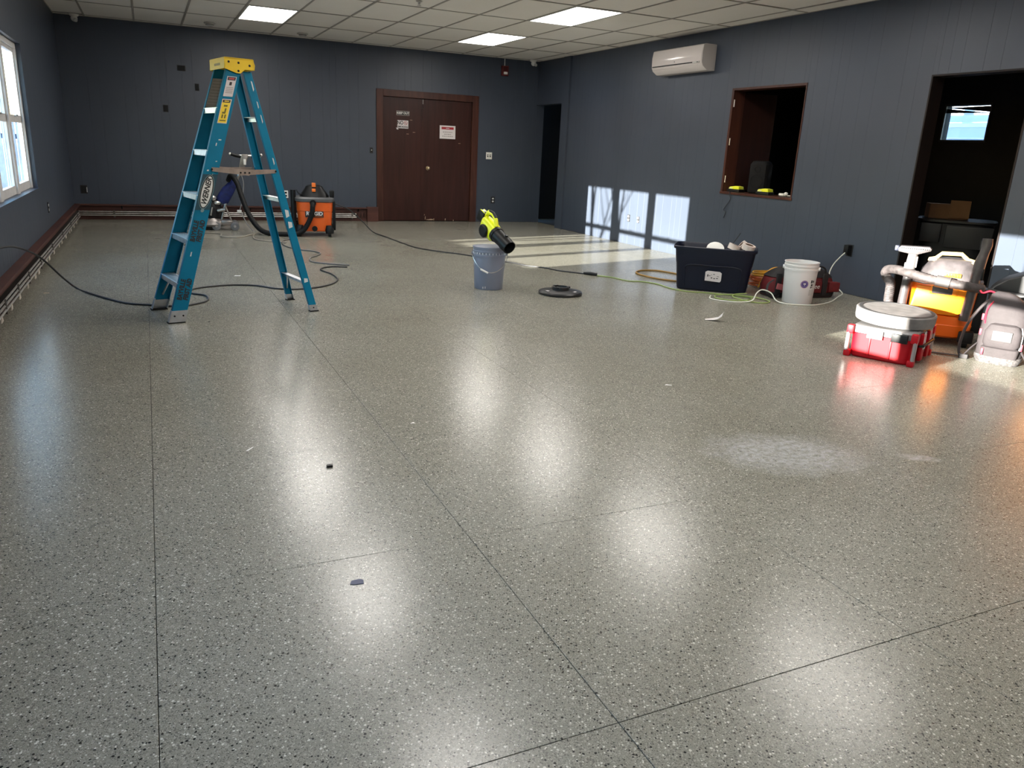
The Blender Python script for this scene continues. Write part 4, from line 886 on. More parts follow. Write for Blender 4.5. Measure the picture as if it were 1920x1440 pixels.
B().loft([(-0.01, 0, 0, 0.062, 0.058), (0.018, 0, 0, 0.062, 0.058), (0.028, 0, 0, 0.048, 0.044)], 28, 2.2, MF).build('intake_guard', BLACK, bl)
B().tube([bp(0, 0.05, -0.02), bp(0, 0.105, 0.0), bp(0, 0.118, 0.06), bp(0, 0.100, 0.12), bp(0, 0.05, 0.155)], [0.020, 0.021, 0.018, 0.019, 0.022], 12).build('handle', BY, bl)
B().tube([bp(0, 0.117, 0.005), bp(0, 0.130, 0.06), bp(0, 0.112, 0.118)], [0.014, 0.015, 0.014], 10).build('soft_grip', BLACK, bl)
bt = B().box(-0.036, 0.036, -0.02, 0.075, -0.105, -0.02, MB_).build('battery', BLACK, bl, bevel=0.008)
for x in (-0.020, 0.016): B().box(x, x+0.008, 0.074, 0.078, -0.10, -0.03, MB_).build('battery_stripe', BY, bt, smooth=False)
B().box(-0.010, 0.010, 0.074, 0.077, -0.09, -0.06, MB_).build('battery_badge', PLATE, bt, smooth=False)
B().box(-0.070, -0.063, -0.03, 0.01, 0.05, 0.14, MB_).build('side_panel', BLACK, bl, bevel=0.002)

# ------------------------------------------------------------------ black pad driver disc
dk = thing('pad_driver', 'black round pad driver disc lying flat on the floor', 'disc', (3.33, 6.15, 0), vface(3.33, 6.15))
DISC = mat('disc_black', (0.012, 0.012, 0.013), 0.32)
B().lathe([(0.185, 0.0), (0.198, 0.006), (0.200, 0.020), (0.190, 0.030), (0.10, 0.042), (0.03, 0.044), (0.002, 0.044)], 44).build('plate', DISC, dk)
B().rings([[(r*math.cos(2*PI*j/28), r*math.sin(2*PI*j/28), z) for j in range(28)] for r, z in ((0.080, 0.040), (0.078, 0.068), (0.062, 0.070), (0.058, 0.042))], closed=True).build('clutch_ring', DISC, dk)
for i in range(10):
    a = 2*PI*i/10
    B().box(-0.014, 0.014, 0.12, 0.185, 0.030, 0.040, Matrix.Rotation(a, 4, 'Z') @ Matrix.Translation((0, 0, 0.001)) @ Matrix.Rotation(R(-6), 4, 'X')).build('rib', DISC, dk, bevel=0.002)
for a in (40, 160, 280):
    B().box(-0.018, 0.018, 0.055, 0.085, 0.060, 0.074, Matrix.Rotation(R(a), 4, 'Z')).build('clutch_lug', DISC, dk, bevel=0.003)
for a in (130, 235):
    B().box(-0.020, 0.012, 0.14, 0.165, 0.0385, 0.0415, Matrix.Rotation(R(a), 4, 'Z')).build('worn_sticker', LBW, dk, smooth=False)

# ------------------------------------------------------------------ red tool bag
tb = thing('tool_bag', 'red and black fabric tool bag behind the white bucket', 'tool bag', (5.68, 5.66, 0), R(-11))
RBG = mat('bag_red', (0.11, 0.004, 0.006), 0.75, var=0.2, vscale=20, bump=0.4, bscale=40); BBG = mat('bag_black', (0.012, 0.010, 0.011), 0.75, bump=0.4, bscale=50)
B().loft([(0.0, 0, 0, 0.34, 0.135), (0.012, 0, 0, 0.355, 0.145), (0.10, 0, 0, 0.365, 0.15), (0.18, 0, 0.01, 0.34, 0.12), (0.245, 0, 0.01, 0.27, 0.07), (0.27, 0, 0.01, 0.20, 0.03)], 34, 4).build('body', RBG, tb)
B().loft([(0.0, 0, 0, 0.350, 0.142), (0.045, 0, 0, 0.366, 0.153), (0.05, 0, 0, 0.360, 0.148)], 34, 4).build('base', BBG, tb)
B().loft([(0.19, 0, 0.01, 0.343, 0.122), (0.225, 0, 0.01, 0.305, 0.098), (0.26, 0, 0.01, 0.245, 0.058), (0.278, 0, 0.01, 0.20, 0.032)], 34, 4).build('top_flap', BBG, tb)
for x in (-0.33, -0.21, 0.17): B().box(x, x+0.05, -0.162, -0.14, 0.03, 0.235).build('webbing', BBG, tb, bevel=0.004)
B().tube(spline([(-0.185, -0.15, 0.18), (-0.17, -0.14, 0.29), (0, -0.12, 0.31), (0.17, -0.14, 0.29), (0.195, -0.15, 0.18)], 6), 0.014, 8, flat=0.5).build('handle', BBG, tb)
B().box(-0.15, 0.155, -0.172, -0.145, 0.055, 0.165).build('front_pocket', RBG, tb, bevel=0.01)
B().box(0.24, 0.36, -0.165, -0.10, 0.06, 0.155).build('side_pocket', RBG, tb, bevel=0.015)
text('Milwaukee', 0.062, PLATE, tb, (-0.005, -0.1735, 0.115), shear=0.25, ext=0.0008)
B().box(-0.355, -0.20, -0.185, -0.178, 0.02, 0.075, Matrix.Rotation(R(12), 4, 'Y')).build('hanging_tag', mat('tag_pink', (0.48, 0.13, 0.14), 0.6), tb, smooth=False)
B().box(-0.29, -0.265, -0.188, -0.184, 0.03, 0.062, Matrix.Rotation(R(12), 4, 'Y')).build('tag_print', SBK, tb, smooth=False)
B().tube(spline([(-0.34, -0.12, 0.17), (-0.42, -0.16, 0.13), (-0.44, -0.20, 0.05), (-0.36, -0.20, 0.012), (-0.30, -0.18, 0.03)], 6), 0.012, 8, flat=0.4).build('shoulder_strap', BBG, tb)

# ------------------------------------------------------------------ red tool box with a drum lid on top
bx_, by_, ba = 4.53, 3.60, R(-64)
bo = thing('tool_box', 'red plastic tool box with grey lid on the floor', 'tool box', (bx_, by_, 0), ba)
RED = mat('box_red', (0.42, 0.0015, 0.008), 0.5, spec=0.3); LGR = mat('box_lid', (0.16, 0.155, 0.155), 0.45)
B().loft([(0.0, 0, 0, 0.185, 0.225), (0.012, 0, 0, 0.195, 0.235), (0.165, 0, 0, 0.200, 0.240), (0.168, 0, 0, 0.195, 0.235)], 40, 8).build('body', RED, bo, ang=30)
B().loft([(0.168, 0, 0, 0.202, 0.242), (0.205, 0, 0, 0.202, 0.242), (0.215, 0, 0, 0.190, 0.230), (0.218, 0, 0, 0.10, 0.12)], 40, 8).build('lid', LGR, bo, ang=30)
for sx in (-1, 1):
    for sy in (-1, 1):
        X_ = sorted((sx*0.178, sx*0.221)); Y_ = sorted((sy*0.207, sy*0.260))
        cp = B().box(*X_, *Y_, 0.0, 0.045).build('corner_foot', RED, bo, bevel=0.010)
        B().box(*X_, *Y_, 0.155, 0.215).build('corner_block', RED, bo, bevel=0.010)
        B().cyl((sx*0.208, sy*0.247, 0.04), (sx*0.208, sy*0.247, 0.165), 0.013, n=14).build('corner_post', mat('post_pale', (0.30, 0.27, 0.27), 0.3, 0.3), cp)
for x in (-0.075, 0.055): B().box(x, x+0.012, -0.2465, -0.236, 0.02, 0.165).build('rib', RED, bo, bevel=0.003)
for x in (-0.09, 0.06):
    la = B().box(x, x+0.10, -0.262, -0.238, 0.145, 0.20).build('latch', LGR if x < 0 else BLACK, bo, bevel=0.004)
for y in (-0.11, 0.06):
    la = B().box(0.200, 0.226, y, y+0.07, 0.02, 0.20).build('side_bracket', RED, bo, bevel=0.006)
    for q in (0.012, 0.05): B().cyl((0.228, y+q, 0.10), (0.222, y+q, 0.215), 0.004, n=8).build('wire_clip', CHROME, la)
B().cyl((0.205, 0.0, 0.085), (0.216, 0.0, 0.085), 0.026, n=18).build('port', BLACK, bo)
B().tube([(0.215, -0.17, 0.13), (0.235, -0.15, 0.13), (0.235, 0.15, 0.13), (0.215, 0.17, 0.13)], 0.009, 8).build('carry_handle', BLACK, bo)
dl = thing('drum_lid', 'dusty white round vacuum drum lid resting on the red tool box', 'lid', (4.565, 3.625, 0.222), vface(4.5, 3.6)); 
dl.rotation_euler = Euler((R(2), R(1.5), vface(4.5, 3.6)))
DUST = mat('dusty_white', (0.16, 0.15, 0.147), 0.7, var=0.22, vscale=14, bump=0.3, bscale=40)
B().lathe([(0.225, 0.008), (0.245, 0.012), (0.250, 0.030), (0.252, 0.082), (0.244, 0.090), (0.236, 0.090)], 52).build('shell', DUST, dl, ang=40)
B().rings([[(r*math.cos(2*PI*j/52), r*math.sin(2*PI*j/52), z) for j in range(52)] for r, z in ((0.237, 0.086), (0.237, 0.093), (0.216, 0.093), (0.216, 0.086))], closed=True).build('gasket', mat('gasket', (0.03, 0.03, 0.032), 0.6), dl)
B().lathe([(0.222, 0.080), (0.216, 0.088), (0.15, 0.092), (0.10, 0.086), (0.002, 0.086)], 52).build('top_face', DUST, dl)

# ------------------------------------------------------------------ orange vacuum with hose and wands
ox, oy = 5.345, 3.875
ov = thing('shop_vacuum', 'sunlit orange vacuum with grey hose, wands and cream handle by the doorway', 'vacuum', (ox, oy, 0), vface(ox, oy))
ORG2 = mat('vac_orange2', (0.80, 0.13, 0.004), 0.36); HG = mat('vac_silver', (0.050, 0.043, 0.045), 0.5, var=0.3, vscale=20); HOSE = mat('hose_grey', (0.055, 0.046, 0.046), 0.6, var=0.45, vscale=30)
AMB = mat('vac_sunlit_orange', (0.80, 0.22, 0.004), 0.45, spec=0.3)  # lighter orange: sun on the tub front put into the colour
B().loft([(0.055, 0, 0, 0.20, 0.18), (0.07, 0, 0, 0.225, 0.20), (0.15, 0, 0, 0.235, 0.212), (0.155, 0, 0, 0.232, 0.208), (0.215, 0, 0, 0.232, 0.208), (0.225, 0, 0, 0.215, 0.19)], 40, 3).build('base_tub', ORG2, ov)
B().loft([(0.20, 0, 0, 0.212, 0.185), (0.24, 0, 0, 0.214, 0.188), (0.42, 0, 0, 0.226, 0.20), (0.435, 0, 0, 0.226, 0.20)], 40, 4).build('upper_tub', ORG2, ov)
fpn = B().prism([(-0.185, 0.225), (0.10, 0.225), (0.14, 0.25), (0.155, 0.42), (-0.175, 0.42), (-0.20, 0.25)], -0.214, -0.180, 'y').build('front_panel', AMB, ov, bevel=0.010)  # sunlit face of the plain orange tub, shaped as a lighter panel
B().box(-0.072, 0.060, -0.228, -0.205, 0.375, 0.43).build('latch', HG, ov, bevel=0.006)
for x in (-0.085, 0.055):
    k_ = B().box(x, x+0.038, -0.224, -0.205, 0.37, 0.43).build('latch_ear', AMB, fpn, bevel=0.006)
    
B().box(0.155, 0.168, -0.20, -0.17, 0.29, 0.35).build('cord_slot', BLACK, ov, smooth=False)
B().loft([(0.432, 0, 0, 0.236, 0.21), (0.44, 0, 0, 0.246, 0.218), (0.468, 0, 0, 0.246, 0.218), (0.475, 0, 0, 0.23, 0.205)], 40, 3).build('lid_rim', HG, ov)
B().loft([(0.472, 0.02, 0, 0.20, 0.18), (0.53, 0.02, 0, 0.19, 0.17), (0.58, 0.025, 0, 0.16, 0.145), (0.612, 0.03, 0, 0.13, 0.11), (0.618, 0.03, 0, 0.09, 0.08)], 34, 2.8).build('motor_head', HG, ov)
B().box(-0.035, 0.075, -0.178, -0.155, 0.495, 0.525, Matrix.Translation((0.02, -0.005, 0))).build('vent_panel', ORG2, ov, bevel=0.006)
for i in range(6): B().box(-0.022+i*0.017, -0.012+i*0.017, -0.186, -0.175, 0.500, 0.520, Matrix.Translation((0.02, -0.0, 0))).build('vent_slot', AMB, ov, smooth=False)
B().tube([(-0.135, -0.06, 0.600), (-0.09, -0.06, 0.612), (-0.055, -0.06, 0.650), (0.07, -0.06, 0.656), (0.115, -0.06, 0.618), (0.165, -0.06, 0.606)], [0.014, 0.016, 0.015, 0.015, 0.016, 0.014], 10).build('carry_handle', mat('handle_cream', (0.40, 0.29, 0.12), 0.5), ov)
B().box(-0.14, 0.17, -0.09, -0.03, 0.592, 0.606).build('handle_base', mat('handle_cream', (0, 0, 0)), ov, bevel=0.004)
hs = spline([(0.24, -0.20, 0.44), (0.12, -0.262, 0.455), (-0.06, -0.268, 0.472), (-0.20, -0.22, 0.492), (-0.32, -0.12, 0.505), (-0.395, -0.02, 0.490), (-0.415, 0.04, 0.45), (-0.39, 0.02, 0.415), (-0.36, -0.08, 0.40), (-0.35, -0.16, 0.345), (-0.345, -0.20, 0.28), (-0.31, -0.24, 0.21), (-0.24, -0.28, 0.165), (-0.18, -0.26, 0.15)], 12)
B().tube(hs, [0.031+0.003*(i % 2) for i in range(len(hs))], 14).build('hose', HOSE, ov)
B().tube([(-0.06, -0.268, 0.472), (0.03, -0.27, 0.462)], 0.042, 14).build('hose_cuff', mat('cuff_dark', (0.07, 0.065, 0.065), 0.5), ov)
# left wand with wide nozzle
B().tube([(-0.255, -0.16, 0.20), (-0.250, -0.165, 0.45), (-0.245, -0.16, 0.53)], [0.033, 0.030, 0.030], 16).build('wand', HG, ov)
COLL = mat('collar_pale', (0.13, 0.12, 0.12), 0.45)
wn = B().tube([(-0.245, -0.16, 0.52), (-0.242, -0.16, 0.57), (-0.240, -0.16, 0.65)], [0.034, 0.036, 0.031], 16).build('wand_collar', COLL, ov)
B().box(-0.285, -0.272, -0.18, -0.15, 0.52, 0.57).build('release_clip', COLL, wn, bevel=0.003); B().box(-0.215, -0.203, -0.18, -0.15, 0.54, 0.62).build('release_clip', COLL, wn, bevel=0.003)
nzl = B().prism([(-0.345, 0.668), (-0.34, 0.648), (-0.262, 0.636), (-0.21, 0.636), (-0.128, 0.668), (-0.125, 0.682), (-0.14, 0.696), (-0.33, 0.690)], -0.195, -0.115, 'y').build('floor_nozzle', HG, ov, bevel=0.005)
for i in range(14): B().box(-0.325+i*0.014, -0.318+i*0.014, -0.198, -0.193, 0.672, 0.680).build('nozzle_tooth', BLACK, nzl, smooth=False)
B().box(-0.368, -0.338, -0.185, -0.125, 0.650, 0.690).build('nozzle_cap', mat('cap_navy', (0.008, 0.012, 0.03), 0.5), nzl, bevel=0.008)
# right wand with crevice head
B().tube([(0.165, -0.20, 0.20), (0.180, -0.20, 0.46), (0.188, -0.20, 0.58)], [0.034, 0.033, 0.036], 16).build('wand', HG, ov)
B().rings([[(cx+w*math.cos(2*PI*j/16), -0.20+dd2*math.sin(2*PI*j/16), z) for j in range(16)] for z, cx, w, dd2 in ((0.56, 0.187, 0.038, 0.034), (0.62, 0.191, 0.038, 0.03), (0.69, 0.203, 0.031, 0.026), (0.74, 0.212, 0.032, 0.022), (0.79, 0.206, 0.032, 0.02))]).build('crevice_tool', HG, ov)
B().box(0.214, 0.228, -0.22, -0.18, 0.50, 0.58).build('release_clip', BLACK, ov, bevel=0.003)
for x, y in ((0.20, -0.16), (-0.18, -0.18), (0.19, 0.17), (-0.19, 0.17)):
    cs = B().box(x-0.05, x+0.05, y-0.05, y+0.05, 0.035, 0.12).build('caster_housing', BLACK, ov, bevel=0.012)
    B().cyl((x-0.02, y-0.01, 0.034), (x+0.02, y-0.01, 0.034), 0.034, n=18).build('caster_wheel', RUBBER, cs)
B().box(0.20, 0.28, -0.10, 0.10, 0.10, 0.42).build('rear_rack', BLACK, ov, bevel=0.01)

# ------------------------------------------------------------------ backpack
kx, ky = 5.165, 3.245
bk = thing('backpack', 'grey backpack with red zip pulls standing on the sunlit floor', 'backpack', (kx, ky, 0), vface(kx, ky)-0.12)
PKG = mat('pack_grey', (0.031, 0.025, 0.027), 0.8, var=0.12, vscale=18, bump=0.5, bscale=60); PKR = mat('pack_red', (0.26, 0.006, 0.022), 0.6); PKD = mat('pack_dark', (0.03, 0.027, 0.028), 0.8)
B().loft([(0.0, 0, 0, 0.120, 0.085), (0.02, 0, 0, 0.135, 0.095), (0.15, 0.0, 0, 0.140, 0.10), (0.30, 0.0, 0.01, 0.135, 0.092), (0.40, -0.015, 0.02, 0.115, 0.075), (0.45, -0.045, 0.03, 0.075, 0.050), (0.468, -0.06, 0.035, 0.035, 0.02)], 32, 3.2).build('body', PKG, bk)
B().loft([(0.0, 0, -0.005, 0.126, 0.100), (0.03, 0, -0.005, 0.141, 0.108), (0.055, 0, -0.004, 0.142, 0.106)], 32, 3.2).build('base_panel', mat('pack_speckle', (0.10, 0.09, 0.09), 0.8, alt=(0.03, 0.027, 0.027), vscale=70), bk)
fp = B().loft([(0.12, 0.01, -0.09, 0.095, 0.040), (0.14, 0.01, -0.09, 0.108, 0.048), (0.22, 0.01, -0.088, 0.108, 0.046), (0.265, 0.01, -0.082, 0.085, 0.034), (0.275, 0.01, -0.078, 0.06, 0.02)], 28, 3.6).build('front_pocket', PKG, bk)
B().loft([(0.05, 0.01, -0.085, 0.105, 0.030), (0.11, 0.01, -0.088, 0.112, 0.036), (0.12, 0.01, -0.088, 0.10, 0.02)], 28, 4).build('lower_pocket', PKG, bk)
lbp = B().box(-0.045, 0.070, -0.142, -0.133, 0.165, 0.232).build('patch', mat('patch_grey', (0.055, 0.05, 0.05), 0.6), fp, bevel=0.003)
B().box(-0.030, 0.056, -0.1435, -0.141, 0.178, 0.220).build('patch_field', mat('patch_inner', (0.040, 0.037, 0.040), 0.6), fp, smooth=False)
zp = spline([(-0.11, -0.07, 0.26), (-0.115, -0.06, 0.35), (-0.09, -0.045, 0.41)], 6); B().tube(zp, 0.005, 6).build('zip', PKR, bk)
B().tube(spline([(0.118, -0.075, 0.10), (0.122, -0.085, 0.20), (0.11, -0.085, 0.262)], 6), 0.004, 6).build('zip', LBW, fp)
for p in ((-0.125, -0.06, 0.20), (-0.13, -0.05, 0.30), (0.125, -0.06, 0.13), (0.125, -0.05, 0.33), (-0.085, -0.115, 0.08)):
    B().box(p[0]-0.008, p[0]+0.008, p[1]-0.012, p[1]+0.004, p[2]-0.022, p[2]+0.022).build('zip_pull', PKR, bk, bevel=0.003)
B().tube(spline([(-0.08, 0.04, 0.445), (-0.13, 0.02, 0.465), (-0.17, 0.0, 0.45), (-0.19, 0.0, 0.465)], 5), 0.012, 8, flat=0.5).build('haul_loop', PKR, bk)
st_ = spline([(-0.06, 0.02, 0.44), (-0.13, 0.0, 0.40), (-0.19, -0.02, 0.30), (-0.225, -0.03, 0.20), (-0.235, -0.05, 0.09), (-0.225, -0.06, 0.03), (-0.20, -0.07, 0.012)], 6)
B().tube(st_, 0.022, 8, flat=0.45).build('shoulder_strap', PKG, bk)
B().tube(spline([(-0.20, -0.07, 0.014), (-0.16, -0.07, 0.08), (-0.13, -0.05, 0.12)], 6), 0.014, 8, flat=0.4).build('strap_tail', PKG, bk)
B().tube(spline([(-0.20, -0.06, 0.012), (-0.30, -0.08, 0.010), (-0.42, -0.10, 0.008)], 6), 0.014, 8, flat=0.35).build('waist_strap', PKD, bk)
B().box(-0.225, -0.165, -0.09, -0.05, 0.0, 0.03).build('buckle', PKD, bk, bevel=0.006)
B().tube(spline([(0.13, -0.05, 0.10), (0.17, -0.07, 0.05), (0.20, -0.08, 0.012)], 6), 0.012, 8, flat=0.4).build('strap_tail', PKG, bk)

# ------------------------------------------------------------------ black wheeled gear case right behind the backpack
cx_, cy_ = 5.98, 3.70
cs_ = thing('wheeled_case', 'black wheeled gear case with domed lid behind the backpack', 'gear case', (cx_, cy_, 0), vface(cx_, cy_))
CSB = mat('case_black', (0.022, 0.022, 0.024), 0.5)
B().loft([(0.04, 0.05, 0, 0.22, 0.14), (0.06, 0.05, 0, 0.24, 0.16), (0.36, 0.05, 0, 0.255, 0.17), (0.38, 0.05, 0, 0.255, 0.17)], 34, 5).build('body', CSB, cs_)
B().prism([(-0.205, 0.375), (0.305, 0.375), (0.30, 0.44), (0.24, 0.50), (0.15, 0.535), (0.02, 0.54), (0.0, 0.52), (-0.10, 0.475), (-0.17, 0.42)], -0.16, 0.16, 'y').build('domed_lid', CSB, cs_, bevel=0.02, seg=3)
B().cyl((-0.28, -0.20, 0.385), (0.30, -0.20, 0.345), 0.020, n=14).build('grab_bar', CSB, cs_)
for x in (-0.16, 0.2): B().box(x-0.015, x+0.015, -0.20, -0.15, 0.345, 0.39).build('bar_mount', CSB, cs_, smooth=False)
B().box(0.235, 0.275, -0.186, -0.165, 0.39, 0.42).build('latch_tag', LBY, cs_, bevel=0.003)
B().tube([(0.12, -0.175, 0.06), (0.23, -0.185, 0.36)], 0.014, 8).build('side_strut', BLACK, cs_)
for x in (-0.15, 0.25): B().cyl((x-0.02, 0.02, 0.045), (x+0.02, 0.02, 0.045), 0.045, n=18).build('wheel', RUBBER, cs_)

# ------------------------------------------------------------------ things in the dark storage room
BN = mat('bin_black', (0.006, 0.006, 0.007), 0.5, spec=0.3)
wbn = thing('wheelie_bin', 'large black wheeled bin in the dark storage room doorway', 'bin', (7.30, 5.30, 0), vface(7.30, 5.30))
B().loft([(0.04, 0, 0, 0.25, 0.24), (0.60, 0, 0, 0.31, 0.29), (0.74, 0, 0, 0.33, 0.31), (0.755, 0, 0, 0.35, 0.33), (0.775, 0, 0, 0.35, 0.33)], 36, 5).build('body', BN, wbn)
B().box(-0.30, -0.12, -0.335, -0.28, 0.56, 0.74).build('handle_pocket', BN, wbn, bevel=0.01)
B().box(-0.08, 0.32, -0.325, -0.27, 0.52, 0.73).build('front_panel', BN, wbn, bevel=0.008)
for x in (-0.2, 0.2): B().cyl((x-0.02, -0.15, 0.06), (x+0.02, -0.15, 0.06), 0.06, n=18).build('wheel', RUBBER, wbn)
CARD = mat('cardboard', (0.095, 0.042, 0.012), 0.8, var=0.12)
cb = thing('cardboard_box', 'brown cardboard box lying on top of the black bin', 'box', (7.32, 5.42, 0.775), vface(7.3, 5.4)+0.2)
B().box(-0.20, 0.16, -0.10, 0.12, 0.0, 0.14).build('carton', CARD, cb, bevel=0.003, smooth=False)
B().box(-0.02, 0.16, -0.115, -0.10, 0.0, 0.17, Matrix.Rotation(R(-6), 4, 'X')).build('open_flap', CARD, cb, smooth=False)
spk = thing('loudspeaker', 'black portable loudspeaker standing on the service opening sill', 'loudspeaker', (6.57, 7.38, 0.876), R(-62))
SPB = mat('speaker_black', (0.006, 0.006, 0.007), 0.8, spec=0.2)
B().loft([(0.0, 0, 0, 0.095, 0.085), (0.015, 0, 0, 0.115, 0.10), (0.33, 0, 0, 0.115, 0.10), (0.365, 0, 0, 0.09, 0.08), (0.372, 0, 0, 0.06, 0.06)], 28, 4).build('cabinet', SPB, spk)
gl = B().box(-0.095, 0.095, -0.108, -0.096, 0.03, 0.335).build('grille', mat('grille', (0.009, 0.009, 0.010), 0.85, spec=0.2, bump=0.8, bscale=220), spk, bevel=0.006)
for z, r in ((0.14, 0.078), (0.275, 0.035)):
    B().rings([[(q*math.cos(2*PI*j/28), y, z+q*math.sin(2*PI*j/28)) for j in range(28)] for q, y in ((r, -0.107), (r, -0.113), (r*0.88, -0.113), (r*0.88, -0.107))], closed=True).build('cone_ring', SPB, gl)
def charger(y, label, rz):
    t = thing('battery_charger', label, 'battery charger', (6.42, y, 0.876), rz, 'battery chargers on the sill')
    B().box(-0.085, 0.085, -0.06, 0.06, 0, 0.035).build('base', BLACK, t, bevel=0.006)
    b = B().prism([(-0.075, 0.034), (0.075, 0.034), (0.070, 0.066), (0.02, 0.072), (-0.06, 0.060)], -0.05, 0.05, 'y').build('top', BY, t, bevel=0.006)
    B().box(-0.065, -0.015, -0.053, -0.048, 0.038, 0.052).build('label_strip', mat('strip', (0.75, 0.78, 0.35), 0.5), b, smooth=False)
    return t
charger(7.60, 'yellow battery charger left of the loudspeaker on the sill', R(-75))
charger(7.10, 'yellow battery charger right of the loudspeaker on the sill', R(-75))
cord('charger_lead', 'thin dark cord hanging from the service opening sill', [(6.40, 7.56, 0.885), (6.31, 7.555, 0.884), (6.288, 7.55, 0.86), (6.292, 7.53, 0.79), (6.295, 7.60, 0.71), (6.295, 7.63, 0.66), (6.295, 7.59, 0.64), (6.295, 7.615, 0.57)], 0.0045, mat('lead_navy', (0.012, 0.014, 0.025), 0.5), cat='cord')
t = thing('paint_roller', 'small white tool lying at the right end of the sill', 'tool', (6.42, 6.76, 0.876), R(-80))
B().cyl((-0.09, 0, 0.02), (-0.03, 0, 0.02), 0.016).build('head', PLATE, t); B().cyl((-0.03, 0, 0.015), (0.12, 0.02, 0.012), 0.006).build('shaft', PLATE, t); B().ball((-0.005, 0, 0.028), 0.024).build('collar', PLATE, t)

# ------------------------------------------------------------------ scraps on the floor
prof_ = [(-0.075, 0.002, 0.008), (-0.045, 0.004, 0.018), (-0.01, 0.010, 0.026), (0.022, 0.022, 0.034), (0.048, 0.045, 0.030), (0.062, 0.070, 0.020)]
vs_ = []
for k_, (px0, pz0, hw) in enumerate(prof_):
    for e_ in (-1, 1):
        for th_ in (0, 0.0012): vs_.append((px0+0.006*e_*(k_ % 2), hw*e_+0.012*math.sin(k_*1.3), pz0+th_+(0.006 if e_ > 0 else 0)))
fs_ = []
for k_ in range(len(prof_)-1):
    q = k_*4; fs_ += [(q, q+2, q+6, q+4), (q+1, q+5, q+7, q+3), (q, q+4, q+5, q+1), (q+2, q+3, q+7, q+6)]
fs_ += [(0, 1, 3, 2), (20, 22, 23, 21)]
o = B().add(vs_, fs_).build('paper_scrap', mat('paper', (0.60, 0.57, 0.55), 0.7)); o.location = (4.03, 4.83, 0); o.rotation_euler = (0, 0, R(-35)); tag(o, 'curled white paper scrap on the floor left of the tool box', 'paper scrap')
def chip(label, x, y, pts, material, name='floor_scrap', cat='scrap', h=0.0015):
    o = B().prism(pts, 0.0, h, 'z').build(name, material, smooth=False); o.location = (x, y, 0.0003); tag(o, label, cat); return o
SLATE = mat('scrap_blue', (0.055, 0.065, 0.12), 0.5)
chip('slate-blue flake on the near floor', 0.46, 1.98, [(-0.022, -0.006), (-0.008, -0.012), (0.016, -0.014), (0.020, 0.006), (0.010, 0.014), (-0.014, 0.012)], SLATE)
chip('white sliver on the floor in front of the ladder', 0.29, 3.13, [(-0.016, -0.012), (-0.008, -0.014), (0.018, 0.022), (0.012, 0.020)], PLATE)
chip('dark lump on the floor left of centre', 0.56, 2.85, [(-0.012, -0.008), (0.010, -0.008), (0.013, 0.004), (0.0, 0.011), (-0.012, 0.006)], BLACK, h=0.008)
chip('white bit on the floor behind the ladder', 0.68, 7.57, [(-0.03, -0.01), (0.02, -0.014), (0.03, 0.01), (-0.02, 0.014)], PLATE)
chip('white fleck on the floor right of centre', 2.58, 3.42, [(-0.02, 0.004), (0.012, -0.012), (0.02, -0.008), (-0.006, 0.012)], PLATE)
chip('pale fleck on the floor at the middle', 1.02, 3.24, [(-0.01, -0.004), (0.012, -0.006), (0.008, 0.008)], PLATE)
chip('pale bit on the floor near the window wall', -0.80, 6.93, [(-0.02, -0.008), (0.016, -0.006), (0.02, 0.006), (-0.012, 0.010)], SCR)
chip('tiny dark crumb beside the ladder foot', 0.30, 5.62, [(-0.006, -0.005), (0.007, -0.004), (0.004, 0.006)], BLACK, h=0.004)

# ------------------------------------------------------------------ outdoors
gd = structure(B().box(-60, 60, -60, 90, -0.5, -0.35).build('ground', mat('winter_ground', (0.34, 0.35, 0.36), 0.9, var=0.3, vscale=0.4), smooth=False), 'pale winter ground outside')
fn = thing('board_fence', 'pale blue vertical board fence seen through the window', 'fence', (0, 15.5, -0.35))
FB = mat('fence_blue', (0.085, 0.125, 0.21), 0.7, var=0.45, vscale=3)
x = -9.0
while x < -1.35:
    w = random.choice((0.10, 0.13, 0.16)); hgt = 1.78+random.uniform(-0.04, 0.05)
    B().box(x, x+w-0.018, -0.012, 0.012, 0.0, hgt).build('board', FB, fn, smooth=False); x += w
B().box(-9.0, -1.35, 0.012, 0.05, 0.4, 0.48).build('cross_rail', FB, fn, smooth=False); B().box(-9.0, -1.35, 0.012, 0.05, 1.4, 1.48).build('cross_rail', FB, fn, smooth=False)
BARK = mat('bark', (0.06, 0.05, 0.042), 0.9, var=0.3, vscale=10)
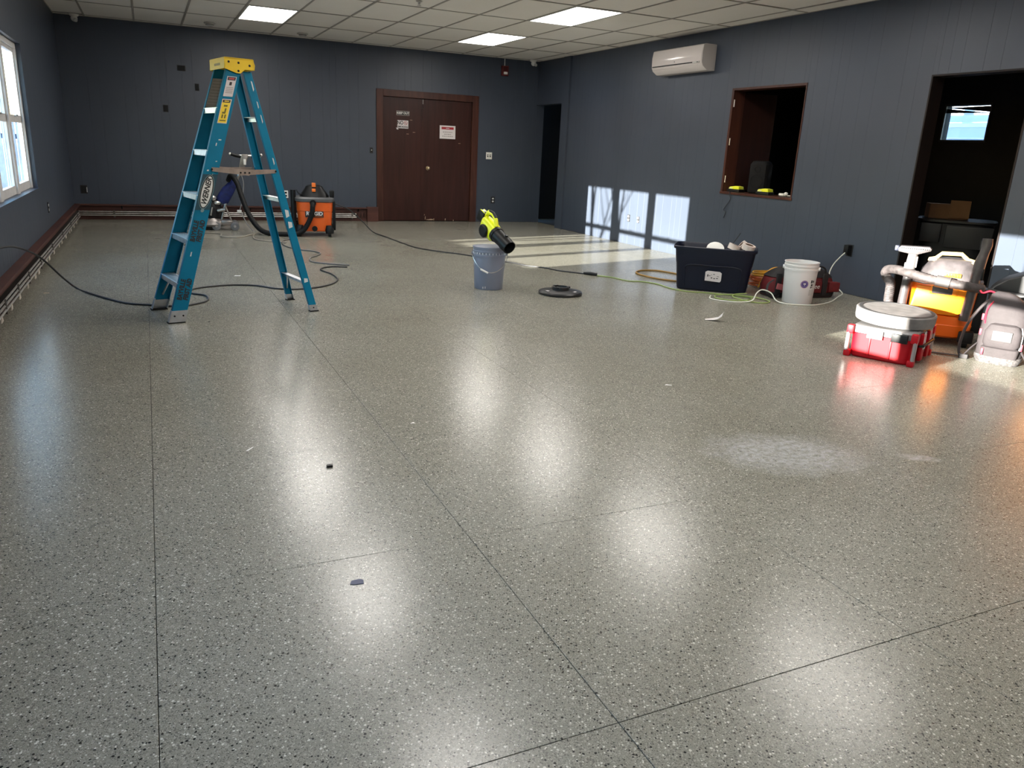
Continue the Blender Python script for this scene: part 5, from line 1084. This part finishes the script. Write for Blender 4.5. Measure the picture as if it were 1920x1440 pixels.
def bare_tree(name, label, x, y, h, seed, r0=0.11):
    rnd = random.Random(seed); t = thing(name, label, 'tree', (x, y, -0.35), 0)
    trunk = B(); br = B()
    def grow(p, d, l, r, lev):
        pts = [p]; q = Vector(p); dd3 = Vector(d)
        for i in range(5):
            dd3 = (dd3+Vector((rnd.uniform(-1, 1), rnd.uniform(-1, 1), rnd.uniform(-.3, .6)))*0.14).normalized(); q = q+dd3*l/5; pts.append(q.copy())
            if lev < 4 and i >= 1 and rnd.random() < (0.9 if lev < 3 else 0.6):
                nd = (dd3+Vector((rnd.uniform(-1, 1), rnd.uniform(-1, 1), rnd.uniform(-0.1, 0.7)))*0.9).normalized()
                grow(q.copy(), nd, l*rnd.uniform(0.45, 0.65), r*(1-i/7)*0.55, lev+1)
        (trunk if lev == 0 else br).tube(pts, [max(0.004, r*(1-0.13*i)) for i in range(6)], 8 if lev < 2 else 5)
    grow(Vector((0, 0, 0)), Vector((0, 0, 1)), h, r0, 0)
    trunk.build('trunk', BARK, t); br.build('branches', BARK, t)
bare_tree('bare_tree', 'bare winter tree outside the white triple window', -4.6, 7.02, 3.6, 11, 0.085)
bare_tree('bare_tree', 'slender bare tree standing outside by the window far edge', -5.4, 7.42, 3.9, 23, 0.075)
bare_tree('bare_tree', 'second bare tree further out beyond the fence', -3.6, 22.0, 6.5, 5, 0.16)
bare_tree('bare_tree', 'third bare tree beyond the fence end', -6.4, 27.0, 7.0, 8, 0.16)
# porch seen through the storage room window
po = thing('porch', 'white porch with pale blue siding beyond the dark room window', 'porch', (12.6, 10.0, -0.35), 0)
SID = mat('siding', (0.42, 0.46, 0.60), 0.6); PWH = mat('porch_white', (0.75, 0.77, 0.78), 0.5)
B().box(1.0, 1.2, -4, 5, 0, 4.0).build('back_wall', SID, po, smooth=False)
for k in range(9): B().box(0.97, 1.0, -4, 5, 1.5+k*0.22, 1.515+k*0.22).build('siding_lap', PWH, po, smooth=False)
B().box(-0.12, 0.06, -0.28, -0.12, 0, 3.4).build('post', PWH, po, smooth=False)
B().box(-0.1, 0.05, -4, 5, 2.62, 2.72).build('beam', PWH, po, smooth=False)
B().box(-0.08, 0.0, -4, 5, 2.30, 2.36).build('hand_rail', PWH, po, smooth=False)
for y in (-2.0, 1.2): B().box(0.93, 0.98, y, y+0.8, 1.9, 2.5).build('window', PWH, po, smooth=False)
